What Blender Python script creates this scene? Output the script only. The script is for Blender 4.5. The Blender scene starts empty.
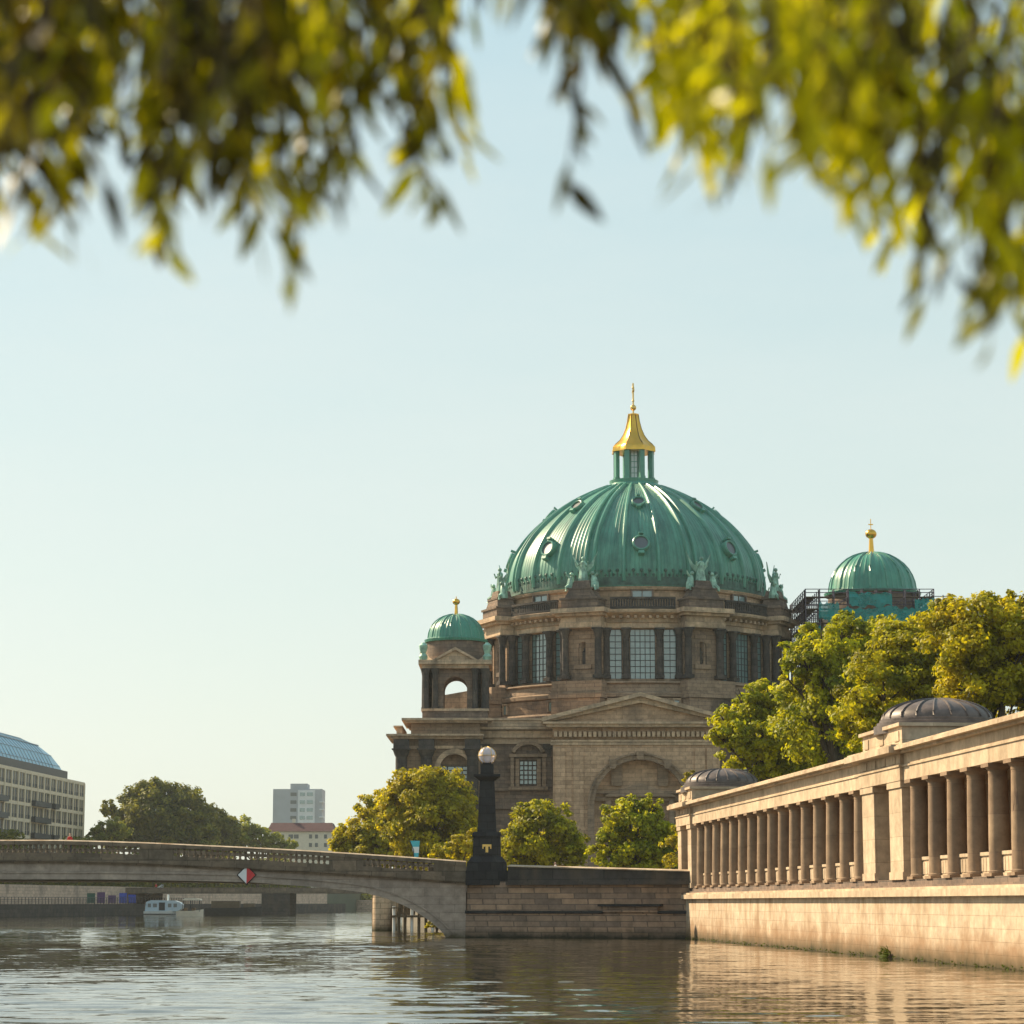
import bpy, math, random
import numpy as np
from mathutils import Matrix, Vector
R = math.radians
random.seed(7)
sc = bpy.context.scene
COL = sc.collection

# ------------------------------------------------------------------ camera geometry
F = 2400.0
TH = math.atan(391.0/F)
SN, CS = math.sin(TH), math.cos(TH)
CAMZ = 2.5
def W(px, py, Y):
    u = (512-py)/F; a = (px-512)/F
    dy = CS-u*SN; dz = SN+u*CS
    t = Y/dy
    return Vector((a*t, Y, CAMZ+dz*t))
def ZO(py, Y): return W(512, py, Y).z
def XO(px, py, Y): return W(px, py, Y).x

# ------------------------------------------------------------------ materials
MT = {}
def new_mat(name):
    m = bpy.data.materials.new(name); m.use_nodes = True
    nt = m.node_tree
    for n in list(nt.nodes): nt.nodes.remove(n)
    out = nt.nodes.new('ShaderNodeOutputMaterial')
    b = nt.nodes.new('ShaderNodeBsdfPrincipled')
    nt.links.new(b.outputs[0], out.inputs['Surface'])
    MT[name] = m
    return m, nt, b
def rgb(c): return (c[0], c[1], c[2], 1)
def mixc(nt, fac, a, b, mode='MIX'):
    n = nt.nodes.new('ShaderNodeMix'); n.data_type = 'RGBA'; n.blend_type = mode
    for s, v in ((0, fac), (6, a), (7, b)):
        if isinstance(v, bpy.types.NodeSocket): nt.links.new(v, n.inputs[s])
        elif s == 0: n.inputs[0].default_value = v
        else: n.inputs[s].default_value = rgb(v)
    return n.outputs[2]
def math_n(nt, op, a, b=None, clamp=False):
    n = nt.nodes.new('ShaderNodeMath'); n.operation = op; n.use_clamp = clamp
    for i, v in enumerate((a, b)):
        if v is None: continue
        if isinstance(v, bpy.types.NodeSocket): nt.links.new(v, n.inputs[i])
        else: n.inputs[i].default_value = v
    return n.outputs[0]
def noise(nt, vec, scale, detail=4, rough=.6, sc3=None):
    if sc3:
        mp = nt.nodes.new('ShaderNodeMapping'); mp.inputs['Scale'].default_value = sc3
        nt.links.new(vec, mp.inputs[0]); vec = mp.outputs[0]
    n = nt.nodes.new('ShaderNodeTexNoise'); n.inputs['Scale'].default_value = scale
    n.inputs['Detail'].default_value = detail; n.inputs['Roughness'].default_value = rough
    nt.links.new(vec, n.inputs['Vector'])
    return n.outputs[0]
def ramp(nt, v, a, b):
    n = nt.nodes.new('ShaderNodeMapRange'); n.inputs[1].default_value = a; n.inputs[2].default_value = b
    nt.links.new(v, n.inputs[0]); return n.outputs[0]
def pos(nt):
    g = nt.nodes.new('ShaderNodeNewGeometry'); return g.outputs['Position']
def bump(nt, b, h, strength, dist):
    n = nt.nodes.new('ShaderNodeBump'); n.inputs['Strength'].default_value = strength
    n.inputs['Distance'].default_value = dist
    nt.links.new(h, n.inputs['Height']); nt.links.new(n.outputs[0], b.inputs['Normal'])
def simple(name, c, rough=.7, metal=0, var=.25, scale=1.5):
    m, nt, b = new_mat(name)
    p = pos(nt)
    n = noise(nt, p, scale)
    c2 = tuple(x*(1-var) for x in c); c1 = tuple(min(1, x*(1+var)) for x in c)
    nt.links.new(mixc(nt, ramp(nt, n, .3, .7), c2, c1), b.inputs['Base Color'])
    b.inputs['Roughness'].default_value = rough; b.inputs['Metallic'].default_value = metal
    return m
def masonry(name, c1, c2, mortar, bw, bh, soot=.4, sootc=(.05, .045, .04), sscale=.25, angular=None, joint=.02,
            algae=None, streak=True, rough=.9, lo=.5, hi=.68):
    m, nt, b = new_mat(name)
    p = pos(nt)
    sp = nt.nodes.new('ShaderNodeSeparateXYZ'); nt.links.new(p, sp.inputs[0])
    if angular:
        ax, ay, rr = angular
        dx = math_n(nt, 'SUBTRACT', sp.outputs[0], ax); dy = math_n(nt, 'SUBTRACT', sp.outputs[1], ay)
        u = math_n(nt, 'MULTIPLY', math_n(nt, 'ARCTAN2', dx, dy), rr)
    else:
        u = math_n(nt, 'ADD', sp.outputs[0], sp.outputs[1])
    cb = nt.nodes.new('ShaderNodeCombineXYZ'); nt.links.new(u, cb.inputs[0]); nt.links.new(sp.outputs[2], cb.inputs[1])
    br = nt.nodes.new('ShaderNodeTexBrick')
    br.inputs['Scale'].default_value = 1; br.inputs['Brick Width'].default_value = bw
    br.inputs['Row Height'].default_value = bh; br.inputs['Mortar Size'].default_value = joint
    br.inputs['Mortar Smooth'].default_value = .3; br.inputs['Bias'].default_value = 0
    br.inputs['Color1'].default_value = rgb(c1); br.inputs['Color2'].default_value = rgb(c2)
    br.inputs['Mortar'].default_value = rgb(mortar)
    nt.links.new(cb.outputs[0], br.inputs['Vector'])
    col = br.outputs['Color']
    n1 = noise(nt, p, 1.7, 5, .65)
    col = mixc(nt, .75, col, mixc(nt, ramp(nt, n1, .3, .7), (.62, .6, .6), (1.25, 1.22, 1.2)), 'MULTIPLY')
    if soot > 0:
        n2 = noise(nt, p, sscale, 6, .65, (1, 1, .45) if streak else None)
        f = math_n(nt, 'MULTIPLY', ramp(nt, n2, lo, hi), soot)
        col = mixc(nt, f, col, sootc)
    if algae and len(algae) > 3:
        n5 = noise(nt, p, .35, 6, .7)
        zz = math_n(nt, 'ADD', sp.outputs[2], math_n(nt, 'MULTIPLY', math_n(nt, 'SUBTRACT', n5, .5), 4.5))
        col = mixc(nt, math_n(nt, 'MULTIPLY', math_n(nt, 'SUBTRACT', 1, ramp(nt, zz, .5, 1.6)), .8), col, algae[3])
    if algae:
        z0, z1, ac = algae[:3]
        n3 = noise(nt, p, .8, 5, .7)
        zz = math_n(nt, 'ADD', sp.outputs[2], math_n(nt, 'MULTIPLY', math_n(nt, 'SUBTRACT', n3, .5), .9))
        col = mixc(nt, math_n(nt, 'SUBTRACT', 1, ramp(nt, zz, z0, z1)), col, ac)
    nt.links.new(col, b.inputs['Base Color'])
    b.inputs['Roughness'].default_value = rough; b.inputs['Specular IOR Level'].default_value = .2
    h = math_n(nt, 'ADD', math_n(nt, 'MULTIPLY', br.outputs['Fac'], -1), math_n(nt, 'MULTIPLY', n1, .6))
    bump(nt, b, h, .6, .03)
    return m
def copper(name, base, dark, nseam, rough=.32, streak=.5, metal=.0):
    m, nt, b = new_mat(name)
    tc = nt.nodes.new('ShaderNodeTexCoord'); o = tc.outputs['Object']
    sp = nt.nodes.new('ShaderNodeSeparateXYZ'); nt.links.new(o, sp.inputs[0])
    a = math_n(nt, 'ARCTAN2', sp.outputs[0], sp.outputs[1])
    cb = nt.nodes.new('ShaderNodeCombineXYZ'); nt.links.new(math_n(nt, 'MULTIPLY', a, 14), cb.inputs[0])
    nt.links.new(math_n(nt, 'MULTIPLY', sp.outputs[2], .12), cb.inputs[1])
    n = noise(nt, cb.outputs[0], 1.3, 6, .7)
    n2 = noise(nt, o, .35, 4, .6)
    col = mixc(nt, math_n(nt, 'MULTIPLY', ramp(nt, n, .40, .64), streak), base, dark)
    col = mixc(nt, .6, col, mixc(nt, ramp(nt, n2, .35, .65), (.62, .66, .68), (1.4, 1.3, 1.25)), 'MULTIPLY')
    nt.links.new(col, b.inputs['Base Color'])
    b.inputs['Roughness'].default_value = rough; b.inputs['Metallic'].default_value = metal
    if nseam:
        s = math_n(nt, 'SINE', math_n(nt, 'MULTIPLY', a, nseam))
        s = math_n(nt, 'POWER', math_n(nt, 'ABSOLUTE', s), 8)
        bump(nt, b, math_n(nt, 'ADD', s, math_n(nt, 'MULTIPLY', n, .3)), .8, .06)
        nt.links.new(mixc(nt, math_n(nt, 'MULTIPLY', s, .3), col, dark), b.inputs['Base Color'])
    return m
def glass_mat(name, c, rough=.08):
    m, nt, b = new_mat(name)
    n = noise(nt, pos(nt), .7, 2)
    nt.links.new(mixc(nt, n, tuple(x*.6 for x in c), tuple(x*1.4 for x in c)), b.inputs['Base Color'])
    b.inputs['Roughness'].default_value = rough; b.inputs['IOR'].default_value = 1.7
    b.inputs['Specular IOR Level'].default_value = 1.0
    bump(nt, b, n, .15, .05)
    return m
def leaf_mat(name, c1, c2, trans=.45, rough=.55, tcol=None):
    m, nt, b = new_mat(name)
    at = nt.nodes.new('ShaderNodeAttribute'); at.attribute_name = 'tint'
    col = mixc(nt, at.outputs['Fac'], c1, c2)
    if name != 'leaf_near':
        nn_ = noise(nt, pos(nt), .55, 4, .6)
        col = mixc(nt, math_n(nt, 'MULTIPLY', ramp(nt, nn_, .45, .68), .5), col, tuple(q*.5 for q in (c2[0]*.55, c2[1]*.85, c2[2])))
    nt.links.new(col, b.inputs['Base Color']); b.inputs['Roughness'].default_value = rough
    b.inputs['Specular IOR Level'].default_value = .3
    tr = nt.nodes.new('ShaderNodeBsdfTranslucent')
    t2 = mixc(nt, 1.0, col, tcol or (1.35, 1.25, .5), 'MULTIPLY')
    nt.links.new(t2, tr.inputs[0])
    mx = nt.nodes.new('ShaderNodeMixShader'); mx.inputs[0].default_value = trans
    nt.links.new(b.outputs[0], mx.inputs[1]); nt.links.new(tr.outputs[0], mx.inputs[2])
    out = [n for n in nt.nodes if n.type == 'OUTPUT_MATERIAL'][0]
    nt.links.new(mx.outputs[0], out.inputs['Surface'])
    return m

DY = 355.0
DX = XO(634.5, 560, DY)
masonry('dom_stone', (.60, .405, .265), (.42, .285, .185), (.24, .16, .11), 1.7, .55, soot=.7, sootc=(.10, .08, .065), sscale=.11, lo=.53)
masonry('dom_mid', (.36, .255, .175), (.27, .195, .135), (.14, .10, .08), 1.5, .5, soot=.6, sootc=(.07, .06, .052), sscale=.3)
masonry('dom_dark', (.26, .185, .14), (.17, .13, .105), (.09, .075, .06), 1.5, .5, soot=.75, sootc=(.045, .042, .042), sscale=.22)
masonry('drum_stone', (.385, .27, .185), (.28, .2, .14), (.13, .10, .085), 1.6, .6, soot=.9, sootc=(.05, .044, .042), sscale=.16, angular=(DX, DY, 20.0))
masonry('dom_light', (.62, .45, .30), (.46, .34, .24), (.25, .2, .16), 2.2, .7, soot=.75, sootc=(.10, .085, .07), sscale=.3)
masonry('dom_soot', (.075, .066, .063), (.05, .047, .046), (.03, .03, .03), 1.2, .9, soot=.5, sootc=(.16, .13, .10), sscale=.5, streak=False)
masonry('quay_stone', (.56, .45, .325), (.50, .395, .285), (.40, .31, .22), 1.5, .5, soot=.85, sootc=(.27, .165, .09), sscale=.45,
        algae=(-.05, .8, (.035, .032, .01), (.27, .155, .08)), joint=.012)
masonry('wing_stone', (.44, .29, .19), (.23, .165, .125), (.16, .12, .095), 1.25, .4, soot=.6, sootc=(.08, .065, .05), sscale=.35,
        algae=(.05, .7, (.03, .028, .018)), joint=.03)
masonry('bridge_stone', (.44, .36, .295), (.36, .295, .245), (.25, .21, .18), 2.2, .6, soot=.35, sootc=(.13, .115, .10), sscale=.3,
        algae=(-.1, .5, (.05, .05, .02)), joint=.012)
masonry('parapet_stone', (.25, .19, .135), (.17, .135, .10), (.07, .06, .05), 1.8, .8, soot=.6, sootc=(.05, .045, .035), sscale=.6)
masonry('dark_parapet', (.085, .075, .068), (.06, .054, .05), (.03, .03, .03), 2.4, .7, soot=.4, sootc=(.16, .12, .08), sscale=.5)
masonry('black_granite', (.035, .035, .038), (.022, .022, .025), (.012, .012, .012), .9, .6, soot=.25, sootc=(.09, .08, .07), sscale=.9, rough=.6)
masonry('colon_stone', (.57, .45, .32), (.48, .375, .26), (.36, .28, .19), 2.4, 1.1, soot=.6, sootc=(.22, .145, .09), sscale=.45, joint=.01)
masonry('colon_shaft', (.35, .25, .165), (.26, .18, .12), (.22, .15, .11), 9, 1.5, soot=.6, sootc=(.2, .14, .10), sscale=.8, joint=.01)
masonry('far_quay', (.60, .46, .35), (.50, .38, .29), (.18, .16, .14), 2, .6, soot=.5, sootc=(.14, .12, .10), sscale=.3)
masonry('pier_stone', (.62, .47, .32), (.48, .36, .25), (.2, .15, .1), .9, .5, soot=.5, sootc=(.2, .13, .08), sscale=.5, algae=(0, .7, (.07, .06, .03)))
simple('asphalt', (.06, .058, .055), .9)
simple('ground_soil', (.16, .14, .11), .95, scale=.3)
simple('grass_ground', (.07, .09, .025), .95, scale=.4)
simple('far_ground', (.09, .10, .06), .95, scale=.02)
simple('lead', (.12, .092, .082), .5, .2, .45, 1.6)
simple('roof_slab', (.17, .15, .13), .8)
simple('cream_facade', (.72, .60, .43), .8, 0, .08, .5)
simple('tower_grey', (.37, .39, .42), .8, 0, .08, .2)  # distance haze on the tower block is put into this grey
simple('tower_pale', (.60, .62, .64), .7, 0, .1, .3)
simple('red_roof', (.085, .03, .035), .8)
simple('plaster', (.63, .56, .45), .85, 0, .08)
simple('dark_metal', (.035, .037, .04), .5, .4)
simple('balcony_dark', (.04, .045, .05), .5)
simple('white_paint', (.78, .78, .75), .35, 0, .05)
simple('cream_paint', (.70, .62, .50), .4, 0, .08)
simple('boat_blue', (.45, .55, .62), .35, 0, .05)
simple('black_rubber', (.02, .02, .02), .6)
simple('sign_red', (.62, .03, .035), .4, 0, .05)
simple('sign_white', (.80, .80, .80), .4, 0, .04)
simple('panel_blue', (.02, .06, .40), .6)
simple('panel_green', (.03, .10, .07), .6)
simple('panel_purple', (.11, .05, .16), .6)
simple('flag_cyan', (.08, .48, .56), .6, 0, .1)
simple('flag_pale', (.75, .82, .80), .6, 0, .1)
simple('scaffold_metal', (.10, .085, .12), .5, .4)
simple('wood_plank', (.14, .10, .075), .85)
simple('net_teal', (.02, .30, .29), .8, 0, .3, .6)
_nt = MT['net_teal'].node_tree
_b = [n for n in _nt.nodes if n.type == 'BSDF_PRINCIPLED'][0]; _b.inputs['Alpha'].default_value = .62
simple('timber', (.12, .085, .05), .9)
simple('bark', (.075, .055, .04), .95)
simple('bronze_green', (.25, .42, .33), .5, .1, .55, 1.3)
simple('ornament', (.05, .12, .095), .6, 0, .6, .8)
simple('skin', (.5, .3, .22), .6, 0, .05)
simple('shirt_red', (.62, .03, .02), .8, 0, .1)
simple('shirt_grey', (.3, .3, .33), .8)
simple('trouser', (.03, .035, .06), .9)
simple('hair', (.03, .02, .015), .7)
simple('gold_dark', (.22, .11, .02), .5, .8, .2)
simple('gold_dull', (.75, .5, .16), .35, .9, .15)
copper('dome_copper', (.085, .285, .205), (.025, .125, .095), 96, rough=.42, streak=.8)
copper('rib_copper', (.10, .31, .23), (.045, .17, .13), 0, rough=.36)
copper('small_copper', (.06, .27, .195), (.03, .15, .11), 24, rough=.36)
m, nt, b = new_mat('gold')
nt.links.new(mixc(nt, noise(nt, pos(nt), 1.2), (.74, .38, .045), (.86, .50, .10)), b.inputs['Base Color'])
b.inputs['Metallic'].default_value = 1; b.inputs['Roughness'].default_value = .28
glass_mat('window_glass', (.16, .25, .25)); glass_mat('sky_glass', (.55, .6, .6), .2); glass_mat('dark_glass', (.02, .03, .033), .35); glass_mat('roof_glass', (.06, .34, .50), .3)
m, nt, b = new_mat('globe_glass')
b.inputs['Base Color'].default_value = (.75, .68, .72, 1); b.inputs['Roughness'].default_value = .12
b.inputs['Transmission Weight'].default_value = .35; b.inputs['IOR'].default_value = 1.35
leaf_mat('leaf_yellow', (.12, .115, .008), (.56, .52, .012), .5)
leaf_mat('leaf_gold', (.14, .12, .008), (.64, .55, .012), .5)
leaf_mat('leaf_green', (.10, .13, .008), (.62, .59, .012), .5)
leaf_mat('leaf_dark', (.05, .065, .012), (.28, .27, .03), .45)
leaf_mat('leaf_pale', (.13, .16, .02), (.36, .36, .045), .45)
leaf_mat('leaf_near', (.05, .04, .004), (.60, .58, .010), .6, .36, (1.22, 1.18, .4))

# ------------------------------------------------------------------ mesh builder
WM = {}
I4 = Matrix.Identity(4)
class MB:
    def __init__(s, frame=None):
        s.v = []; s.f = []; s.m = []; s.F = frame or I4; s.M = I4
    def add(s, vs, fs, m=0):
        o = len(s.v)
        if s.M is I4: s.v += [Vector(p) for p in vs]
        else: s.v += [s.M @ Vector(p) for p in vs]
        s.f += [tuple(o+i for i in f) for f in fs]; s.m += [m]*len(fs)
    def box(s, x0, x1, y0, y1, z0, z1, m=0):
        if x0 > x1: x0, x1 = x1, x0
        if y0 > y1: y0, y1 = y1, y0
        if z0 > z1: z0, z1 = z1, z0
        s.add([(x0, y0, z0), (x1, y0, z0), (x1, y1, z0), (x0, y1, z0), (x0, y0, z1), (x1, y0, z1), (x1, y1, z1), (x0, y1, z1)],
              [(0, 3, 2, 1), (4, 5, 6, 7), (0, 1, 5, 4), (1, 2, 6, 5), (2, 3, 7, 6), (3, 0, 4, 7)], m)
    def frus(s, cx, cy, a0, b0, z0, a1, b1, z1, m=0):
        s.add([(cx-a0, cy-b0, z0), (cx+a0, cy-b0, z0), (cx+a0, cy+b0, z0), (cx-a0, cy+b0, z0),
               (cx-a1, cy-b1, z1), (cx+a1, cy-b1, z1), (cx+a1, cy+b1, z1), (cx-a1, cy+b1, z1)],
              [(0, 3, 2, 1), (4, 5, 6, 7), (0, 1, 5, 4), (1, 2, 6, 5), (2, 3, 7, 6), (3, 0, 4, 7)], m)
    def lathe(s, prof, n, cx=0, cy=0, m=0, cap=True, ph=0, mod=None):
        vs = []; fs = []
        for (r, z) in prof:
            for i in range(n):
                a = 2*math.pi*i/n+ph
                rr = r*(mod(i) if mod else 1)
                vs.append((cx+rr*math.cos(a), cy+rr*math.sin(a), z))
        for j in range(len(prof)-1):
            for i in range(n):
                k = (i+1) % n
                fs.append((j*n+i, j*n+k, (j+1)*n+k, (j+1)*n+i))
        if cap:
            fs.append(tuple(range(n-1, -1, -1))); fs.append(tuple((len(prof)-1)*n+i for i in range(n)))
        s.add(vs, fs, m)
    def cyl(s, cx, cy, r, z0, z1, n=12, m=0, r1=None):
        s.lathe([(r, z0), (r if r1 is None else r1, z1)], n, cx, cy, m)
    def ball(s, c, r, m=0, n=10, sz=1):
        k = 7; prof = [(max(.001, r*math.sin(math.pi*j/k)), c[2]-r*sz*math.cos(math.pi*j/k)) for j in range(k+1)]
        s.lathe(prof, n, c[0], c[1], m)
    def tube(s, pts, rad, n=6, m=0):
        pts = [Vector(p) for p in pts]
        if not isinstance(rad, (list, tuple)): rad = [rad]*len(pts)
        vs = []; fs = []
        for i, p in enumerate(pts):
            d = (pts[min(i+1, len(pts)-1)]-pts[max(i-1, 0)])
            if d.length < 1e-9: d = Vector((0, 0, 1))
            d.normalize()
            a = d.cross(Vector((0, 0, 1)) if abs(d.z) < .9 else Vector((1, 0, 0))).normalized(); bb = d.cross(a)
            for k in range(n):
                t = 2*math.pi*k/n
                vs.append(p+a*math.cos(t)*rad[i]+bb*math.sin(t)*rad[i])
        for i in range(len(pts)-1):
            for k in range(n):
                q = (k+1) % n
                fs.append((i*n+k, (i+1)*n+k, (i+1)*n+q, i*n+q))
        fs.append(tuple(range(n))); fs.append(tuple((len(pts)-1)*n+k for k in range(n-1, -1, -1)))
        s.add(vs, fs, m)
    def prism_y(s, pts, y0, y1, m=0):      # polygon in xz (counter-clockwise seen from -Y) extruded in y
        n = len(pts)
        vs = [(x, y0, z) for x, z in pts]+[(x, y1, z) for x, z in pts]
        fs = [tuple(range(n)), tuple(range(2*n-1, n-1, -1))]
        fs += [(i, n+i, n+(i+1) % n, (i+1) % n) for i in range(n)]
        s.add(vs, fs, m)
    def prism_z(s, pts, z0, z1, m=0):
        n = len(pts)
        vs = [(x, y, z0) for x, y in pts]+[(x, y, z1) for x, y in pts]
        fs = [tuple(range(n-1, -1, -1)), tuple(range(n, 2*n))]
        fs += [(i, (i+1) % n, n+(i+1) % n, n+i) for i in range(n)]
        s.add(vs, fs, m)
    def archwall(s, x0, x1, z0, z1, yf, yb, a0, a1, zb, zs, m=0, n=16, rise=None):
        # wall x0..x1, opening a0..a1 from zb with springing zs and semicircular (or given rise) head
        if x0 < a0: s.box(x0, a0, yf, yb, z0, z1, m)
        if a1 < x1: s.box(a1, x1, yf, yb, z0, z1, m)
        if zb > z0+1e-6: s.box(a0, a1, yf, yb, z0, zb, m)
        c = (a0+a1)/2; r = (a1-a0)/2; h = rise if rise is not None else r
        for i in range(n):
            t0 = math.pi*(1-i/n); t1 = math.pi*(1-(i+1)/n)
            xa, za = c+r*math.cos(t0), zs+h*math.sin(t0); xb, zc = c+r*math.cos(t1), zs+h*math.sin(t1)
            s.prism_y([(xa, za), (xb, zc), (xb, z1), (xa, z1)], yf, yb, m)
    def ring_arc(s, c, zs, r0, r1, yf, yb, m=0, n=20, a0=0, a1=math.pi, h=1):
        for i in range(n):
            t0 = a0+(a1-a0)*i/n; t1 = a0+(a1-a0)*(i+1)/n
            s.prism_y([(c+r0*math.cos(t0), zs+h*r0*math.sin(t0)), (c+r1*math.cos(t0), zs+h*r1*math.sin(t0)),
                       (c+r1*math.cos(t1), zs+h*r1*math.sin(t1)), (c+r0*math.cos(t1), zs+h*r0*math.sin(t1))], yf, yb, m)
    def build(s, name, mats, parent=None, smooth=True, base=None):
        if isinstance(mats, str): mats = [mats]
        if base is None:
            xs = [p.x for p in s.v]; ys = [p.y for p in s.v]; zs = [p.z for p in s.v]
            base = Vector(((min(xs)+max(xs))/2, (min(ys)+max(ys))/2, min(zs)))
        base = Vector(base)
        me = bpy.data.meshes.new(name)
        me.from_pydata([tuple(p-base) for p in s.v], [], s.f)
        for k in mats: me.materials.append(MT[k])
        me.polygons.foreach_set('material_index', s.m)
        if smooth:
            me.polygons.foreach_set('use_smooth', [True]*len(s.f))
            me.update(); me.set_sharp_from_angle(angle=R(32))
        me.update()
        o = bpy.data.objects.new(name, me); COL.objects.link(o)
        w = s.F @ Matrix.Translation(base)
        place(o, w, parent)
        return o
def place(o, w, parent=None):
    WM[o] = w
    if parent is not None:
        o.parent = parent; w = WM[parent].inverted() @ w
    loc, rot, scl = w.decompose()
    o.location = loc; o.rotation_euler = rot.to_euler(); o.scale = scl
def tag(o, label, cat, group=None, kind=None):
    if label: o['label'] = label
    if cat: o['category'] = cat
    if group: o['group'] = group
    if kind: o['kind'] = kind
    return o
def empty(name, loc, label, cat, group=None, rz=0):
    o = bpy.data.objects.new(name, None); COL.objects.link(o); o.empty_display_size = .5
    place(o, Matrix.Translation(Vector(loc)) @ Matrix.Rotation(rz, 4, 'Z'))
    return tag(o, label, cat, group)
def copy_to(o, w, parent, deep=True):
    c = o.copy(); COL.objects.link(c); place(c, w, parent)
    if deep:
        for ch in [q for q in list(WM) if q.parent == o]:
            copy_to(ch, w @ WM[o].inverted() @ WM[ch], c)
    return c
def struct(o): o['kind'] = 'structure'; return o
def T(x, y, z=0): return Matrix.Translation(Vector((x, y, z)))
def RZ(a): return Matrix.Rotation(a, 4, 'Z')

# ------------------------------------------------------------------ cathedral
GZ = 3.6
cath = empty('cathedral', (DX, DY, GZ), 'huge sandstone cathedral with a green copper main dome and a gold lantern', 'cathedral')
def zf(py, r): return ZO(py, DY-r)
def xf(px, Y): return XO(px, 700, Y)
FR = T(DX, DY)
# --- masses
YW, YC, YT = 328.0, 323.5, 325.0          # wing, centre block, tower block fronts
zc1 = ZO(722, YC)                          # underside of pediment
zwt = ZO(721, YW)
xl = xf(399, YT); xr_ = xf(872, YW)
mb = MB()
mb.box(xf(470, YW), xr_, YW, 392, GZ-1, ZO(741, YW))
mb.box(xf(470, YW)+.5, xr_-.5, YW+.8, 391, ZO(741, YW), zwt-1.6)
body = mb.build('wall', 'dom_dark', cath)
mb = MB()   # low roof around the drum
mb.lathe([(27, zwt-2.2), (25.5, zwt+.3), (23.6, zwt+.6)], 48, DX, DY)
mb.build('roof', 'roof_slab', cath)
mb = MB()   # wing entablature
xa, xb = xf(472, YW), xf(553, YW)
for (x0, x1) in ((xa, xb), (xf(722, YW), xr_+.8)):
    mb = MB()
    mb.box(x0, x1, YW-.35, YW+2, ZO(744, YW), ZO(738.5, YW))
    mb.box(x0, x1, YW-.8, YW+2, ZO(738, YW), ZO(731, YW))
    mb.box(x0, x1, YW-1.5, YW+2, ZO(730, YW), ZO(727.5, YW))
    mb.box(x0, x1, YW-1.1, YW+2.5, ZO(727, YW), ZO(721, YW))
    mb.box(x0, x1, YW-1.3, YW+2.5, ZO(720.8, YW), ZO(719, YW))
    mb.build('cornice', 'dom_light', cath)
mb = MB()   # string courses on the wing
for a, b_, d in ((788, 791, .6), (806, 809, .5), (835, 840, .6)):
    mb.box(xa, xb-.5, YW-d, YW+.1, ZO(b_, YW), ZO(a, YW))
mb.box(xf(476, YW), xf(486, YW), YW-.55, YW+.1, ZO(787.5, YW), ZO(750, YW))
mb.box(xf(544, YW), xf(552, YW), YW-.55, YW+.1, ZO(787.5, YW), ZO(750, YW))
mb.build('string_course', 'dom_dark', cath)
mb = MB()
for a, b_ in ((474, 490), (543, 553)):
    x0, x1 = xf(a, YW), xf(b_, YW); mb = MB()
    mb.box(x0, x1, YW-.9, YW+.1, ZO(749, YW), ZO(744.3, YW)); mb.box(x0+.3, x1-.3, YW-.7, YW+.1, ZO(757, YW), ZO(749.1, YW))
    mb.build('capital', 'dom_soot', cath)

def gridwin(name, x0, x1, z0, z1, y, nx, nz, mglass, mframe, parent, frame=None, bw=.09, F_=None):
    w = MB(F_); w.box(x0, x1, y-.02, y+.1, z0, z1, 0)
    for i in range(nx+1):
        x = x0+(x1-x0)*i/nx; w.box(x-bw/2, x+bw/2, y-.09, y-.03, z0, z1, 1)
    for j in range(nz+1):
        z = z0+(z1-z0)*j/nz; w.box(x0-bw/2, x1+bw/2, y-.085, y-.025, z-bw/2, z+bw/2, 1)
    return w.build(name, [mglass, mframe], parent, smooth=False)
# wing window with a segmental hood
wx0, wx1, wz0, wz1 = xf(519.5, YW), xf(536.5, YW), ZO(784.5, YW), ZO(761, YW)
gridwin('window', wx0, wx1, wz0, wz1, YW-.12, 4, 5, 'window_glass', 'dom_soot', cath, bw=.16)
mb = MB()
cx = (wx0+wx1)/2; hw = (wx1-wx0)/2
for sgn in (-1, 1):
    mb.box(cx+sgn*(hw+.02), cx+sgn*(hw+.55), YW-.5, YW+.05, wz0-.3, wz1+.3)
    mb.box(cx+sgn*(hw+.75), cx+sgn*(hw+1.25), YW-.8, YW+.05, wz0-.3, wz1+.5)
mb.box(cx-hw-1.5, cx+hw+1.5, YW-.9, YW+.04, wz0-.75, wz0-.31)
mb.box(cx-hw-1.4, cx+hw+1.4, YW-.9, YW+.04, wz1+.51, wz1+.95)
mb.ring_arc(cx, wz1+.2, 2.0, 2.5, YW-1.1, YW+.04, 0, 12, R(25), R(155))
mb.build('window_surround', 'dom_mid', cath)
for k, wx in enumerate((730, 757)):
    x0 = xf(wx, YW)
    gridwin('window', x0, x0+2.2, wz0, wz1, YW-.12, 4, 5, 'window_glass', 'dom_soot', cath, bw=.16)
# --- centre block with great arch
x0, x1 = xf(553, YC), xf(719, YC)
ac = xf(639.5, YC); ar = (xf(692, YC)-xf(587, YC))/2
zs = ZO(806, YC)
mb = MB()
mb.archwall(x0, x1, GZ-1, ZO(745, YC), YC, YC+1.6, ac-ar+.9, ac+ar-.9, GZ-1, zs, n=28)
mb.box(x0, x1, YC+1.6, 345, GZ-1, ZO(745, YC))
mb.box(x0+.3, x1-.3, YC+.3, 345, ZO(745, YC), ZO(738.5, YC))
mb.box(x0, x1, YC+.15, 345, ZO(738.5, YC), zc1)
for px in (560, 578, 699, 711):
    mb.box(xf(px-5, YC), xf(px+5, YC), YC-.22, YC, GZ-1, ZO(748, YC))
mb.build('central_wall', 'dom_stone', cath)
mb = MB()
mb.ring_arc(ac, zs, ar-.9, ar-.25, YC-.25, YC+.5, n=32); mb.ring_arc(ac, zs, ar-.25, ar, YC-.5, YC+.3, n=32)
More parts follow.
